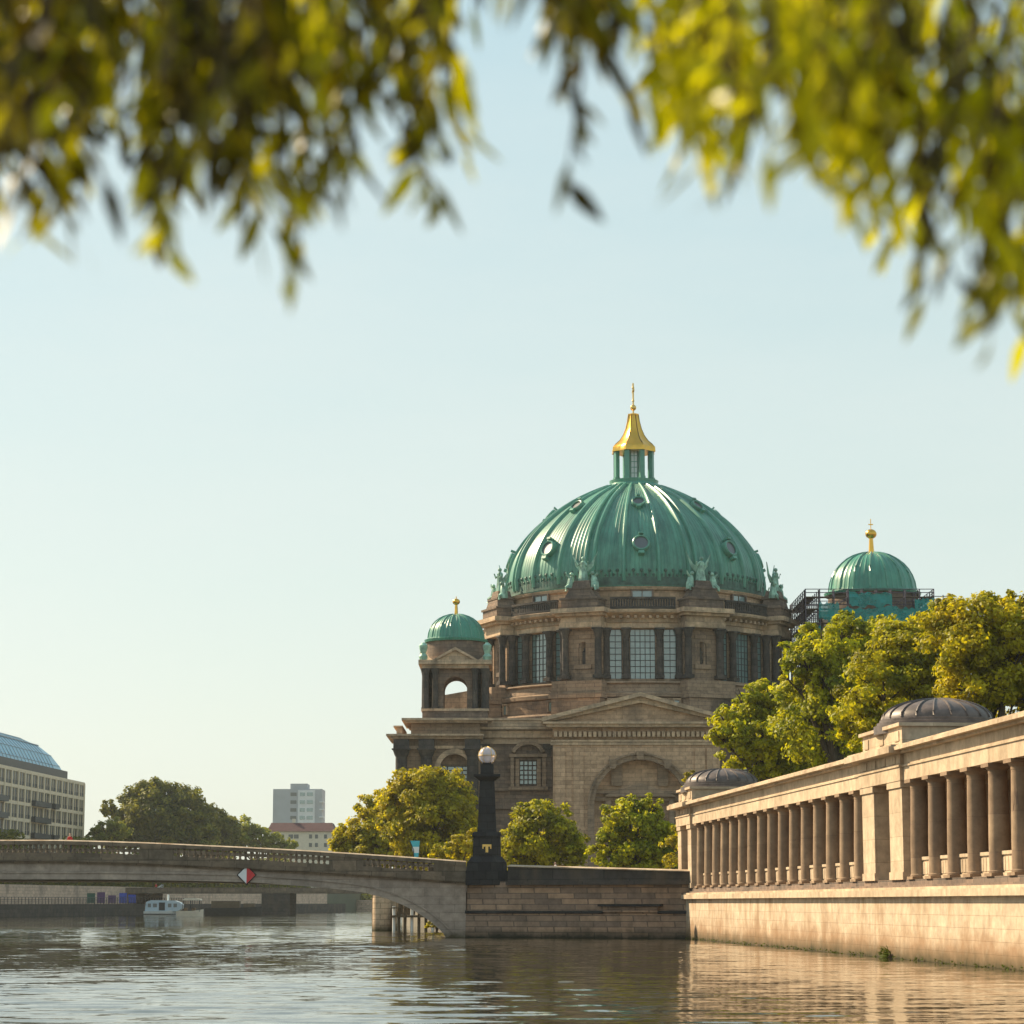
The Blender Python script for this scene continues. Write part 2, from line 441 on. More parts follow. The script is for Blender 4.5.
for sgn in (-1, 1):
    xx = ac+sgn*(ar-.45)
    mb.box(xx-.45, xx+.45, YC-.3, YC+.4, GZ, zs)
    kx = ac+sgn*ar*.52; kz = zs+ar*.80
    mb.frus(kx, YC-.2, .4, .5, kz-.7, .55, .55, kz+.5)
mb.frus(ac, YC-.2, .4, .5, zs+ar-.95, .55, .6, zs+ar+.2)
mb.build('archivolt', 'dom_mid', cath)
mb = MB()   # lunette and aedicule inside the arch
yb = YC+1.6
for sgn in (-1, 1):
    mb.box(ac+sgn*3.1-.7, ac+sgn*3.1+.7, yb-.5, yb, ZO(786, yb), zs+ar*.78)
mb.box(ac-ar+.9, ac+ar-.9, yb-.8, yb, ZO(794, yb), ZO(791, yb))
mb.box(ac-ar+.9, ac+ar-.9, yb-.5, yb, ZO(801, yb), ZO(797, yb))
pw = ar*.66
mb.prism_y([(ac-pw, ZO(797, yb)), (ac+pw, ZO(797, yb)), (ac+pw, ZO(795.5, yb)), (ac, ZO(783.5, yb)), (ac-pw, ZO(795.5, yb))], yb-1.3, yb)
for xx in (-.6*ar, -.36*ar, .36*ar, .6*ar):
    mb.cyl(ac+xx, yb-.8, .42, GZ, ZO(801, yb), 12)
mb.build('aedicule', 'dom_mid', cath)
mb = MB()
mb.box(ac-2.0, ac+2.0, yb-.25, yb+.1, GZ, ZO(815, yb))
mb.build('door', 'dark_metal', cath)
mb = MB()   # cornices of centre
e = .35
mb.box(x0-e, x1+e, YC-.25, YC+.4, ZO(745, YC), ZO(742, YC)); mb.box(x0-e, x1+e, YC-.4, YC+.4, ZO(741.9, YC), ZO(740, YC))
n = 34
for i in range(n):
    xx = x0+(x1-x0)*(i+.5)/n
    mb.box(xx-.22, xx+.22, YC-.65, YC+.1, ZO(737, YC), ZO(731.5, YC))
mb.box(x0-.9, x1+.9, YC-1.25, YC+.5, ZO(727.5, YC), ZO(724.6, YC))
mb.box(x0-1.4, x1+1.4, YC-1.6, YC+.5, ZO(724.5, YC), ZO(722.4, YC))
mb.build('dentil_cornice', 'dom_light', cath)
mb = MB()
za = ZO(697, YC); xa2 = xf(640, YC); xl2, xr2 = x0-1.5, x1+1.5
zb_ = ZO(722.2, YC)
mb.prism_y([(xl2+1.4, zb_), (xr2-1.4, zb_), (xa2, za-.5)], YC-.1, YC+18)
mb.build('pediment', 'dom_stone', cath)
mb = MB()
for (p, q) in (((xl2, zb_), (xa2, za)), ((xr2, zb_), (xa2, za))):
    mb.prism_y([p, q, (q[0], q[1]+.55), (p[0], p[1]+.55)] if p[0] < q[0] else [q, p, (p[0], p[1]+.55), (q[0], q[1]+.55)], YC-1.5, YC+18.2)
    q2 = (q[0], q[1]-.05); 
    mb.prism_y([(p[0]+(.9 if p[0] < q[0] else -.9), p[1]+.02), (q[0], q[1]-.8), (q[0], q[1]-.01), (p[0], p[1]+.01)] if p[0] < q[0] else
               [(q[0], q[1]-.8), (p[0]-.9, p[1]+.02), (p[0], p[1]+.01), (q[0], q[1]-.01)], YC-.8, YC)
mb.build('raking_cornice', 'dom_light', cath)

# --- left tower block
xt0, xt1 = xf(398, YT), xf(480, YT)
acx = xf(455, YT)
mb = MB()
mb.archwall(xt0, xt1, GZ-1, ZO(746, YT), YT, YT+1.2, acx-2.0, acx+2.0, ZO(800, YT), ZO(769, YT), n=16)
mb.box(xt0, xt1, YT+1.2, YT+14, GZ-1, ZO(746, YT))
mb.box(xt0+.25, xt1-.25, YT+.2, YT+14, ZO(746, YT), ZO(738, YT))
mb.box(xf(411, YT), xt1, YT+.3, YT+14, ZO(738, YT), ZO(722, YT))
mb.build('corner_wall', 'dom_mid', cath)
mb = MB()
mb.box(xt0-.3, xt1+.3, YT-.35, YT+14.2, ZO(749, YT), ZO(745.8, YT))
mb.box(xt0-.9, xt1+.4, YT-.9, YT+14.5, ZO(739, YT), ZO(736.5, YT))
mb.box(xt0-1.5, xt1+.5, YT-1.5, YT+14.8, ZO(736.4, YT), ZO(734.5, YT))
mb.box(xf(412, YT)-.9, xt1+1.0, YT-.9, YT+14.5, ZO(723, YT), ZO(721, YT))
mb.box(xf(411, YT)-1.2, xt1+1.6, YT-1.3, YT+14.5, ZO(720.9, YT), ZO(718.6, YT))
mb.box(xt0-.2, xf(412, YT)-1.3, YT+.5, YT+13, ZO(734.4, YT), ZO(727, YT)); mb.box(xt0-.6, xf(412, YT)-1.25, YT+.1, YT+13.4, ZO(726.9, YT), ZO(725.5, YT))
mb.ring_arc(acx, ZO(769, YT), 2.0, 2.7, YT-.5, YT+.1, n=18)
mb.build('cornice', 'dom_light', cath)
mb = MB()
for px in (402, 427, 473):
    cx2 = xf(px, YT)
    mb.cyl(cx2, YT-.75, .78, GZ, ZO(757, YT), 14); mb.lathe([(.8, ZO(757, YT)), (.95, ZO(755, YT)), (1.15, ZO(750.5, YT))], 14, cx2, YT-.75)
    mb.box(cx2-1.25, cx2+1.25, YT-2, YT-.36, ZO(750.4, YT), ZO(749.2, YT)); mb.box(cx2-1.05, cx2+1.05, YT-1.7, YT-.36, ZO(749.1, YT), ZO(740, YT))
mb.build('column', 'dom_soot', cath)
gridwin('window', acx-2.0, acx+2.0, ZO(800, YT), ZO(766, YT), YT+.6, 4, 8, 'window_glass', 'dom_soot', cath, bw=.14)

# --- drum
zA = zf(714, 25); zB = zf(691, 23.5); zC = zf(681, 22.6)      # base steps
zW0, zW1 = zf(679, 20), zf(629.5, 20)                           # windows
zE0 = zf(627.5, 21.5); zE1 = zf(607.5, 23)
zAt = zf(585.5, 20.3)
mb = MB()
mb.lathe([(24.6, zwt-2), (24.6, zA+.1), (24.4, zA+.35), (23.0, zA+.4)], 96, DX, DY)
mb.lathe([(23.0, zA+.3), (23.0, zB-.9)], 96, DX, DY)
mb.lathe([(19.4, zB-.9), (19.4, zE0)], 96, DX, DY)
for k in range(8):
    mb.M = FR @ RZ(k*math.pi/4+math.pi/8)
    mb.box(-3.6, 3.6, -24.9, -20, zwt-2, zB-.95)
mb.M = I4
drum = mb.build('drum', 'drum_stone', cath)
mb = MB()
mb.lathe([(22.9, zB-.85), (23.3, zB-.7), (23.3, zB-.2), (22.6, zB), (22.3, zC-.4), (22.7, zC-.2), (22.6, zC), (19.5, zC+.02)], 96, DX, DY)
for k in range(8):
    mb.M = FR @ RZ(k*math.pi/4+math.pi/8)
    mb.box(-3.9, 3.9, -25.2, -21, zB-.93, zB-.3); mb.box(-3.7, 3.7, -24.5, -21, zB-.28, zC+.04)
mb.M = I4
mb.build('base_moulding', 'dom_mid', drum)
for k in range(16):     # little openings in the base
    a = (k+.5)*math.pi/8
    fr = FR @ RZ(a)
    w = MB(fr); zz = zA+.95
    w.box(-.35, .35, -23.15, -22.8, zz-.1, zz+1.1, 0); w.box(-.55, -.36, -23.3, -22.7, zz-.2, zz+1.2, 1); w.box(.36, .55, -23.3, -22.7, zz-.2, zz+1.2, 1)
    w.box(-.6, .6, -23.35, -22.7, zz+1.21, zz+1.4, 1)
    if k == 0: bw0 = w.build('vent_window', ['window_glass', 'dom_light'], drum)
    else: copy_to(bw0, FR @ RZ(a) @ RZ(-.5*math.pi/8) @ FR.inverted() @ WM[bw0], drum)
def rot_copies(o, parent, n=8, skip=None):
    for k in range(1, n):
        copy_to(o, FR @ RZ(k*2*math.pi/n) @ FR.inverted() @ WM[o], parent)
# window bay wall
mb = MB(FR)
for sx in (-1, 1):
    mb.box(sx*4.75, sx*8.0, -20.15, -17.5, zC, zE0)
    mb.box(sx*1.8, sx*2.9, -20.15, -18.8, zC, zE0)
mb.box(-6.5, 6.5, -20.05, -18.6, zW1+.02, zE0); mb.box(-6.5, 6.5, -20.35, -18.6, zC-.02, zW0)
bay = mb.build('bay_wall', 'drum_stone', drum)
bay_done = []
cols = []
mb = MB()
cyh = zE0-zW0
mb.box(-.62, .62, -.62, .62, 0, .5); mb.lathe([(.55, .5), (.5, .8), (.47, cyh-1.5), (.42, cyh-1.45), (.55, cyh-.9), (.7, cyh-.25)], 14)
mb.box(-.72, .72, -.72, .72, cyh-.24, cyh)
WM_id = {}
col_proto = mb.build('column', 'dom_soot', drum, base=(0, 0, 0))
first = True
for k in range(8):
    fr = FR @ RZ(k*math.pi/4)
    if k in (3, 4, 5): sel = ()
    else: sel = (-2.35, 2.35, -5.1, 5.1)
    for xx in sel:
        w = fr @ T(xx, -20.75, zW0)
        if first: place(col_proto, w, drum); first = False
        else: copy_to(col_proto, w, drum)
    if k not in (3, 4, 5):
        fr2 = FR @ RZ(k*math.pi/4+math.pi/8)
        for xx in (-2.45, 2.45):
            copy_to(col_proto, fr2 @ T(xx, -22.35, zW0), drum)
for xx, hw_ in ((0, 1.75), (-3.83, .9), (3.83, .9)):
    g = gridwin('window', xx-hw_, xx+hw_, zW0, zW1, -19.95, 5 if hw_ > 1 else 2, 8, 'window_glass', 'dark_metal', drum, bw=.10, F_=FR)
    rot_copies(g, drum)
rot_copies(bay, drum)
# piers with niches
mb = MB(FR @ RZ(math.pi/8))
mb.box(-2.9, 2.9, -20.6, -18, zC, zE0)
mb.archwall(-2.9, 2.9, zC, zE0, -21.7, -20.6, -.75, .75, zC+2.6, zC+5.0, n=10)
mb.box(-1.25, 1.25, -21.95, -21.7, zC+1.9, zC+2.5)
mb.box(-1.2, 1.2, -21.85, -21.7, zE0-1.4, zE0-.5)
pier = mb.build('pier', 'drum_stone', drum)
mb = MB(FR @ RZ(math.pi/8))
mb.lathe([(.35, zC+2.62), (.5, zC+2.9), (.42, zC+3.8), (.5, zC+4.3), (.15, zC+4.6)], 10, 0, -21.1); mb.ball((0, -21.1, zC+4.75), .22)
nst = mb.build('niche_statue', 'dom_soot', drum)
rot_copies(pier, drum); rot_copies(nst, drum)
# entablature
mb = MB()
h = zE1-zE0
mb.lathe([(19.6, zE0), (21.0, zE0+.02), (21.0, zE0+.28*h), (21.2, zE0+.3*h), (20.8, zE0+.33*h), (20.8, zE0+.62*h), (21.4, zE0+.68*h), (22.3, zE0+.8*h), (22.4, zE0+.95*h), (21.9, zE1), (20, zE1+.03)], 128, DX, DY)
for k in range(8):
    mb.M = FR @ RZ(k*math.pi/4+math.pi/8)
    mb.box(-3.15, 3.15, -22.95, -20, zE0+.03, zE0+.3*h); mb.box(-3.0, 3.0, -22.8, -20, zE0+.31*h, zE0+.62*h)
    mb.box(-3.5, 3.5, -23.5, -20, zE0+.63*h, zE0+.77*h); mb.box(-4.0, 4.0, -24.1, -20, zE0+.78*h, zE1+.06)
mb.M = I4
n = 132
for i in range(n):
    mb.M = FR @ RZ(2*math.pi*i/n); mb.box(-.2, .2, -21.75, -20.6, zE0+.52*h, zE0+.66*h)
mb.M = I4
mb.build('entablature', 'dom_light', drum)
# attic
zP = zf(596, 20.5)
mb = MB()
mb.lathe([(20.0, zE1-.2), (20.0, zE1+.6), (19.8, zE1+.8), (19.8, zAt-.7), (20.2, zAt-.5), (20.3, zAt-.1), (19.6, zAt)], 128, DX, DY)
attic = mb.build('attic', 'dom_stone', cath)
wa_, wb_ = zf(598, 20), zf(590.8, 20)
w = MB(FR); w.box(-1.35, 1.35, -19.95, -19.5, wa_, wb_, 0)
for (a, b_) in ((-1.6, -1.36), (1.36, 1.6)): w.box(a, b_, -20.2, -19.4, wa_-.2, wb_+.2, 1)
w.box(-1.35, 1.35, -20.15, -19.4, wb_+.01, wb_+.2, 1); w.box(-1.35, 1.35, -20.15, -19.4, wa_-.2, wa_-.01, 1); w.box(-.06, .06, -20.0, -19.96, wa_, wb_, 1)
aw = w.build('window', ['window_glass', 'dom_dark'], attic); rot_copies(aw, attic)
mb = MB(FR)
for i in range(-13, 14):
    if abs(i) > 12: continue
    a = i*R(.98)
    mb.M = RZ(a); mb.box(-.13, .13, -21.9, -21.65, zE1+.35, zE1+1.35)
for i in range(-12, 12):
    mb.M = RZ((i+.5)*R(1.0)); mb.box(-.22, .22, -22.05, -21.5, zE1+1.36, zE1+1.65); mb.box(-.22, .22, -22.0, -21.55, zE1+.04, zE1+.34)
mb.M = I4
bl = mb.build('balustrade', 'dom_soot', attic); rot_copies(bl, attic)
mb = MB(FR @ RZ(math.pi/8))
mb.box(-2.7, 2.7, -23.3, -20, zE1+.07, zE1+1.3); mb.box(-2.9, 2.9, -23.5, -20, zE1+1.31, zE1+1.6); mb.frus(0, -21.6, 2.3, 1.4, zE1+1.62, 1.7, 1.2, zE1+2.8); mb.box(-1.9, 1.9, -22.9, -20, zE1+2.81, zE1+3.05); mb.frus(0, -21.5, 1.4, 1.1, zE1+3.06, 1.1, .9, zE1+4.1)
ped = mb.build('pedestal', 'dom_dark', attic); rot_copies(ped, attic)
# angel groups
def blob(mb, pts, rad, n=8, m=0): mb.tube(pts, rad, n, m)
mb = MB(FR @ RZ(math.pi/8) @ T(0, -21.6, zE1+4.1) @ Matrix.Scale(1.05, 4))
blob(mb, [(0, 0, 0), (0, 0, 1.0), (0, -.1, 1.9), (.05, -.1, 2.5), (.05, -.1, 2.75)], [.75, .6, .42, .45, .15])
mb.ball((.08, -.15, 3.05), .28)
for sx in (-1, 1):
    mb.add([(sx*.2, .25, 1.9), (sx*.9, .45, 2.4), (sx*1.9, .5, 4.0), (sx*1.5, .5, 3.0), (sx*1.25, .5, 2.1), (sx*.5, .35, 1.2),
            (sx*.2, .45, 1.9), (sx*.9, .65, 2.4), (sx*1.9, .6, 4.0), (sx*1.5, .65, 3.0), (sx*1.25, .65, 2.1), (sx*.5, .55, 1.2)],
           [(0, 1, 2, 3, 4, 5), (11, 10, 9, 8, 7, 6), (0, 6, 7, 1), (1, 7, 8, 2), (2, 8, 9, 3), (3, 9, 10, 4), (4, 10, 11, 5), (5, 11, 6, 0)])
    blob(mb, [(sx*.35, -.1, 2.35), (sx*.8, -.4, 2.0), (sx*.9, -.6, 2.6)], [.17, .14, .1], 6)
    blob(mb, [(sx*1.7, -.2, -1.1), (sx*1.75, -.25, -.4), (sx*1.65, -.3, .3), (sx*1.5, -.35, .7)], [.6, .55, .42, .2])
    mb.ball((sx*1.5, -.45, .95), .27)
    blob(mb, [(sx*1.7, -.4, .4), (sx*2.2, -.5, .9), (sx*2.3, -.5, 1.3)], [.17, .13, .08], 6)
    blob(mb, [(sx*1.7, -.5, -.5), (sx*2.1, -1.0, -.9), (sx*2.1, -1.1, -1.4)], [.3, .24, .15], 6)
ang = mb.build('angel_statue', 'bronze_green', attic); rot_copies(ang, attic)

# --- main dome
prof_px = [(589, 129.5), (586, 129.8), (578, 128.8), (570, 127), (560, 123.5), (551, 118.5), (541, 111.5), (531, 102.5), (521, 91.5), (511, 78.5), (502, 64.5), (494, 49.5), (487.5, 35), (482, 20)]
prof = []
for py, r in prof_px:
    prof.append((r/F*358.5*.985, ZO(py, DY-3)))
def cat(pr, n):
    out = []
    for i in range(len(pr)-1):
        p0 = pr[max(i-1, 0)]; p1 = pr[i]; p2 = pr[i+1]; p3 = pr[min(i+2, len(pr)-1)]
        for k in range(n):
            t = k/n
            out.append(tuple(.5*((2*p1[j])+(-p0[j]+p2[j])*t+(2*p0[j]-5*p1[j]+4*p2[j]-p3[j])*t*t+(-p0[j]+3*p1[j]-3*p2[j]+p3[j])*t**3) for j in (0, 1)))
    out.append(pr[-1]); return out
prof = cat(prof, 3)
prof = [(prof[0][0]-.15, zAt+.2), (prof[0][0]-.1, (zAt+prof[0][1])/2)]+prof
mb = MB(); mb.lathe(prof, 144, DX, DY); mb.lathe([(prof[0][0]-.3, zAt-.2), (prof[0][0]+.25, zAt+.1), (prof[0][0]+.25, zAt+.5), (prof[0][0]-.1, zAt+.7)], 144, DX, DY, cap=False)
dome = mb.build('dome', 'dome_copper', cath)
def prof_at(z):
    for i in range(len(prof)-1):
        if prof[i][1] <= z <= prof[i+1][1]:
            t = (z-prof[i][1])/(prof[i+1][1]-prof[i][1]); r = prof[i][0]+t*(prof[i+1][0]-prof[i][0])
            return r, (prof[i+1][0]-prof[i][0])/(prof[i+1][1]-prof[i][1])
    return prof[-1][0], 0
ribs = []
def rib(width, height, off):
    height *= .95; width *= .85
    mb = MB(FR)
    L = len(prof)
    vs = []; fs = []
    for i, (r, z) in enumerate(prof[1:-2]):
        sc_ = .45+.55*min(1, r/14.0)
        w_ = width*sc_; nx = 1.0
        p0 = prof[max(i, 0)]; p1 = prof[min(i+2, L-1)]
        d = Vector((p1[0]-p0[0], p1[1]-p0[1])).normalized(); nn = (d.y, -d.x)
        for (sx, k) in ((-1, -.15), (-.85, .55), (-.4, 1), (.4, 1), (.85, .55), (1, -.15)):
            hh = height*k*sc_
            vs.append((off*sc_+sx*w_, -(r+nn[0]*hh), z+nn[1]*hh))
    n = len(prof[1:-2])
    for i in range(n-1):
        for k in range(5): fs.append((i*6+k, i*6+k+1, (i+1)*6+k+1, (i+1)*6+k))
    fs.append((5, 4, 3, 2, 1, 0)); fs.append(tuple((n-1)*6+k for k in range(6)))
    mb.add(vs, fs); return mb
base_rib = rib(.36, .42, 0).build('rib', 'rib_copper', dome)
big = rib(.34, .5, .55); b2 = rib(.34, .5, -.55)
big.add(b2.v, b2.f)
big_rib = big.build('rib', 'rib_copper', dome)
for k in range(24):
    a = (k+.5)*2*math.pi/24
    src = big_rib if k % 3 == 1 else base_rib
    w = FR @ RZ(a) @ FR.inverted() @ WM[src]
    if src is base_rib and k == 0: bw_ = (base_rib, w)
    elif src is big_rib and k == 1: gw_ = (big_rib, w)
    else: copy_to(src, w, dome)
place(bw_[0], bw_[1], dome); place(gw_[0], gw_[1], dome)
# round dormers
def dormer(py, rr):
    z = zf(py, rr); r, sl = prof_at(z)
    tilt = math.atan(-sl)
    fr = FR @ T(0, -r-.35, z+.2) @ Matrix.Rotation(-tilt*.8, 4, 'X')
    mb = MB(fr)
    s = .85 if py > 520 else .68
    n = 20
    vs = []; fs = []
    rings = [(1.5*s, 1.0), (1.5*s, -.2), (1.35*s, -.36), (1.15*s, -.3), (1.1*s, .2)]
    for (rr_, yy) in rings:
        for i in range(n):
            a = 2*math.pi*i/n; vs.append((rr_*math.cos(a), yy, rr_*math.sin(a)))
    for j in range(len(rings)-1):
        for i in range(n):
            k = (i+1) % n; fs.append((j*n+i, j*n+k, (j+1)*n+k, (j+1)*n+i))
    mb.add(vs, fs)
    mb.box(-.5*s, .5*s, -.45, .6, -2.1*s, -1.6*s); mb.box(-.4*s, .4*s, -.5, .6, 1.6*s, 1.95*s)
    o = mb.build('dormer', 'rib_copper', dome)
    g = MB(fr); g.M = Matrix.Rotation(R(90), 4, 'X'); g.cyl(0, 0, 1.2*s, -.05, .12, 18)
    g.build('pane', 'dark_glass', o)
    return o
for py, rr in ((546, 17), (506, 10)):
    d = dormer(py, rr); rot_copies(d, dome)
# ornament band round the foot of the dome
r0 = prof[0][0]
mb = MB()
zb0 = zAt+.5; zb1 = zAt+2.9
n = 210
mb.lathe([(r0+.02, zb0-.1), (r0+.22, zb0-.05), (r0+.22, zb0+.95), (r0+.02, zb0+1.0)], 144, DX, DY, cap=False)
for i in range(n):
    mb.M = FR @ RZ(2*math.pi*i/n)
    hh = .5 if i % 2 else .95
    mb.frus(0, -(r0+.15), .17, .1, zb0, .1, .08, zb0+1.3*hh+.5); mb.ball((0, -(r0+.15), zb0+1.35*hh+.6), .2 if i % 2 else .28, n=6)
    mb.box(-.42, .42, -(r0+.32), -(r0-.0), zb0-.25, zb0+.12)
mb.M = I4
mb.build('ornament_band', 'ornament', dome)
# lantern
zl = prof[-1][1]-.6
mb = MB()
zL0 = ZO(477.5, DY-3)
mb.lathe([(4.0, zl-.4), (4.0, zL0-1.0), (3.6, zL0-.6), (3.7, zL0-.1), (3.2, zL0)], 48, DX, DY)
lan = mb.build('lantern', 'rib_copper', cath)
zL1 = ZO(446.5, DY)
for k in range(8):
    a = k*math.pi/4+math.pi/8
    if k == 0:
        mb = MB(FR @ RZ(a)); mb.box(-.36, .36, -3.1, -2.5, zL0-.3, ZO(450, DY-2)); mb.box(-.4, .4, -3.25, -2.45, zL0-.35, zL0+.3)
        c0 = mb.build('column', 'rib_copper', lan)
    else: copy_to(c0, FR @ RZ(a-math.pi/8) @ FR.inverted() @ WM[c0], lan)
g = gridwin('window', -.48, .48, zL0+.1, zL1-.8, -1.35, 2, 5, 'sky_glass', 'rib_copper', lan, bw=.09, F_=FR)
rot_copies(g, lan)
mb = MB(FR); mb.archwall(-1.12, 1.12, zL1-1.6, ZO(450.2, DY-2), -2.8, -2.6, -.9, .9, zL1-1.6, zL1-1.6, n=8)
aa = mb.build('arch_head', 'rib_copper', lan); rot_copies(aa, lan)
mb = MB(); mb.lathe([(2.0, zl+1.4), (2.0, zL0+.1)], 24, DX, DY)
def zl_(py): return ZO(py, DY-2)
def lobed(i): return 1.0+(.09 if i % 6 in (0,) else (.03 if i % 6 in (1, 5) else -.03))
mb = MB()
mb.lathe([(2.3, zl_(450.5)), (3.2, zl_(450.5)), (3.15, zl_(446)), (2.85, zl_(443.5)), (2.2, zl_(439.5)), (1.65, zl_(434)), (1.22, zl_(427)), (.92, zl_(419)), (.76, zl_(413.5)), (.8, zl_(413)), (.8, zl_(411.6)), (.3, zl_(411.2))], 48, DX, DY, mod=lobed, ph=math.pi/8)
lroof = mb.build('roof', 'gold', lan)
for k in range(8):
    a = k*math.pi/4+math.pi/8
    fr = FR @ RZ(a)
    if k == 0:
        mb = MB(fr); mb.tube([(0, -q[0]*1.03, zl_(q[1])) for q in ((3.2, 450), (3.15, 446), (2.85, 443.5), (2.2, 439.5), (1.65, 434), (1.22, 427), (.92, 419), (.8, 413))], [.16, .16, .15, .13, .11, .1, .09, .08], 5); rr0 = mb.build('rib', 'gold_dark', lroof)
    else: copy_to(rr0, FR @ RZ(a-math.pi/8) @ FR.inverted() @ WM[rr0], lroof)
mb = MB(); zb = zl_(405)
mb.cyl(DX, DY, .13, zl_(412), zl_(380.5), 8); mb.ball((DX, DY, zb), .47); 
mb.box(DX-.16, DX+.16, DY-1.0, DY+1.0, zl_(389), zl_(387.4)); mb.ball((DX, DY, zl_(398)), .2); mb.ball((DX, DY, zl_(385)), .2)
mb.build('cross', 'gold_dull', lan)

# --- corner towers
def tower(cx, cy, z0, wd, zent, ztop, zdome0, zdome1, rd, open_top, open_w, zball, zstick, seam):
    fr = T(cx, cy, 0); hw_ = wd/2
    mb = MB(fr)
    mb.box(-hw_, hw_, -hw_, hw_, z0-1.2, z0+.9)
    th = 1.1
    zo = z0+.9
    for k in range(4):
        mb.M = RZ(k*math.pi/2)
        mb.archwall(-hw_+.9, hw_-.9, zo, zent, -hw_+.9, -hw_+.9+th, -open_w, open_w, zo, open_top-open_w, n=14)
    mb.M = I4
    mb.box(-hw_+1.2, hw_-1.2, -hw_+1.2, hw_-1.2, zent-.3, zent+.3)
    mb.lathe([(rd*1.06, ztop-.1), (rd*1.02, zdome0-.3)], 32)
    tw = mb.build('corner_tower', 'dom_dark', cath)
    mb = MB(fr)
    e = .55
    mb.box(-hw_-.15, hw_+.15, -hw_-.15, hw_+.15, z0+.92, z0+1.25)
    mb.box(-hw_-.1, hw_+.1, -hw_-.1, hw_+.1, zent, zent+(ztop-zent)*.45)
    mb.box(-hw_-e, hw_+e, -hw_-e, hw_+e, zent+(ztop-zent)*.46, ztop)
    for k in range(4):
        mb.M = RZ(k*math.pi/2)
        pw_ = hw_*.62; ph_ = pw_*.55
        mb.prism_y([(-pw_, ztop), (pw_, ztop), (0, ztop+ph_)], -hw_-.1, -hw_+1.5)
        mb.prism_y([(-pw_-.3, ztop+.02), (-pw_+.2, ztop+.02), (0, ztop+ph_-.15), (0, ztop+ph_+.25)], -hw_-.5, -hw_+1.5)
        mb.prism_y([(pw_-.2, ztop+.02), (pw_+.3, ztop+.02), (0, ztop+ph_+.25), (0, ztop+ph_-.15)], -hw_-.5, -hw_+1.5)
    mb.M = I4
    mb.build('entablature', 'dom_light', tw)
    ccol = None
    for k in range(4):
        for xx in (-hw_+.45, -hw_+1.75, hw_-1.75, hw_-.45)[:4]:
            w = fr @ RZ(k*math.pi/2) @ T(xx, -hw_+.3, z0+1.25)
            if ccol is None:
                mb = MB(); H = zent-z0-1.25
                mb.lathe([(.5, 0), (.42, .3), (.38, H-1), (.5, H-.4), (.58, H-.02)], 12)
                ccol = mb.build('column', 'dom_soot', tw, base=(0, 0, 0)); place(ccol, w, tw)
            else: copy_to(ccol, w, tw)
    for sx in (-1, 1):
        for sy in (-1, 1):
            mb = MB(fr); mb.lathe([(.5, ztop), (.62, ztop+.5), (.35, ztop+.9), (.55, ztop+1.5), (.6, ztop+2.0), (.2, ztop+2.4)], 10, sx*(hw_-.1), sy*(hw_-.1)); mb.build('urn', 'bronze_green', tw)
    mb = MB(fr)
    hd = zdome1-zdome0
    pr = [(rd*1.1, zdome0-.35), (rd*1.12, zdome0), (rd*1.02, zdome0+.1)]+[(rd*math.cos(t)**.92, zdome0+.1+(hd-.1)*math.sin(t)) for t in [R(x) for x in (5, 15, 25, 35, 45, 55, 65, 75, 82)]]
    mb.lathe(pr, 64)
    dm = mb.build('tower_dome', 'small_copper', tw)
    for k in range(16):
        a = (k+.5)*math.pi/8
        if k == 0:
            mb = MB(fr @ RZ(a)); P_ = [(0, -rd*math.cos(t)**.92-.02, zdome0+.1+(hd-.1)*math.sin(t)) for t in [R(x) for x in (3, 15, 25, 35, 45, 55, 65, 75, 81)]]
            mb.tube(P_, rd*.028, 5); r0_ = mb.build('rib', 'rib_copper', dm)
        else: copy_to(r0_, fr @ RZ(a-math.pi/16) @ fr.inverted() @ WM[r0_], dm)
    mb = MB(fr); mb.cyl(0, 0, rd*.07, zdome1-.4, zball-rd*.1, 8, r1=rd*.045); mb.ball((0, 0, zball), rd*.135, sz=.85); mb.cyl(0, 0, .06, zball, zstick, 6)
    mb.box(-.35, .35, -.05, .05, zstick-.9, zstick-.75)
    mb.build('finial', 'gold', dm)
    return tw
TY = 331.0
tower(xf(455.5, TY)+.05, TY, ZO(718, TY-4), (489-423)/F*TY*.98, ZO(668.5, TY-4), ZO(660, TY-4.5), ZO(640.5, TY), ZO(614.5, TY), 28.5/F*TY, ZO(676, TY-4), 1.6, ZO(601.8, TY), ZO(596.5, TY), 24)
mb = MB()
gx, gy = xf(456, 343), 343.0
mb.box(gx-3.2, gx+4.2, gy, gy+5, zwt, ZO(697, gy)); mb.prism_y([(gx-3.2, ZO(697, gy)+.01), (gx+4.2, ZO(697, gy)+.01), (gx+4.0, ZO(688, gy))], gy, gy+5)
mb.build('roof_gable', 'dom_light', cath)
RY = 352.0
tower(xf(875, RY), RY, ZO(714, RY-6), 14.5, ZO(640, RY-7), ZO(626, RY-7), ZO(594, RY), ZO(553, RY), 43.5/F*RY, ZO(655, RY-6), 2.6, ZO(534, RY), ZO(519, RY), 24)
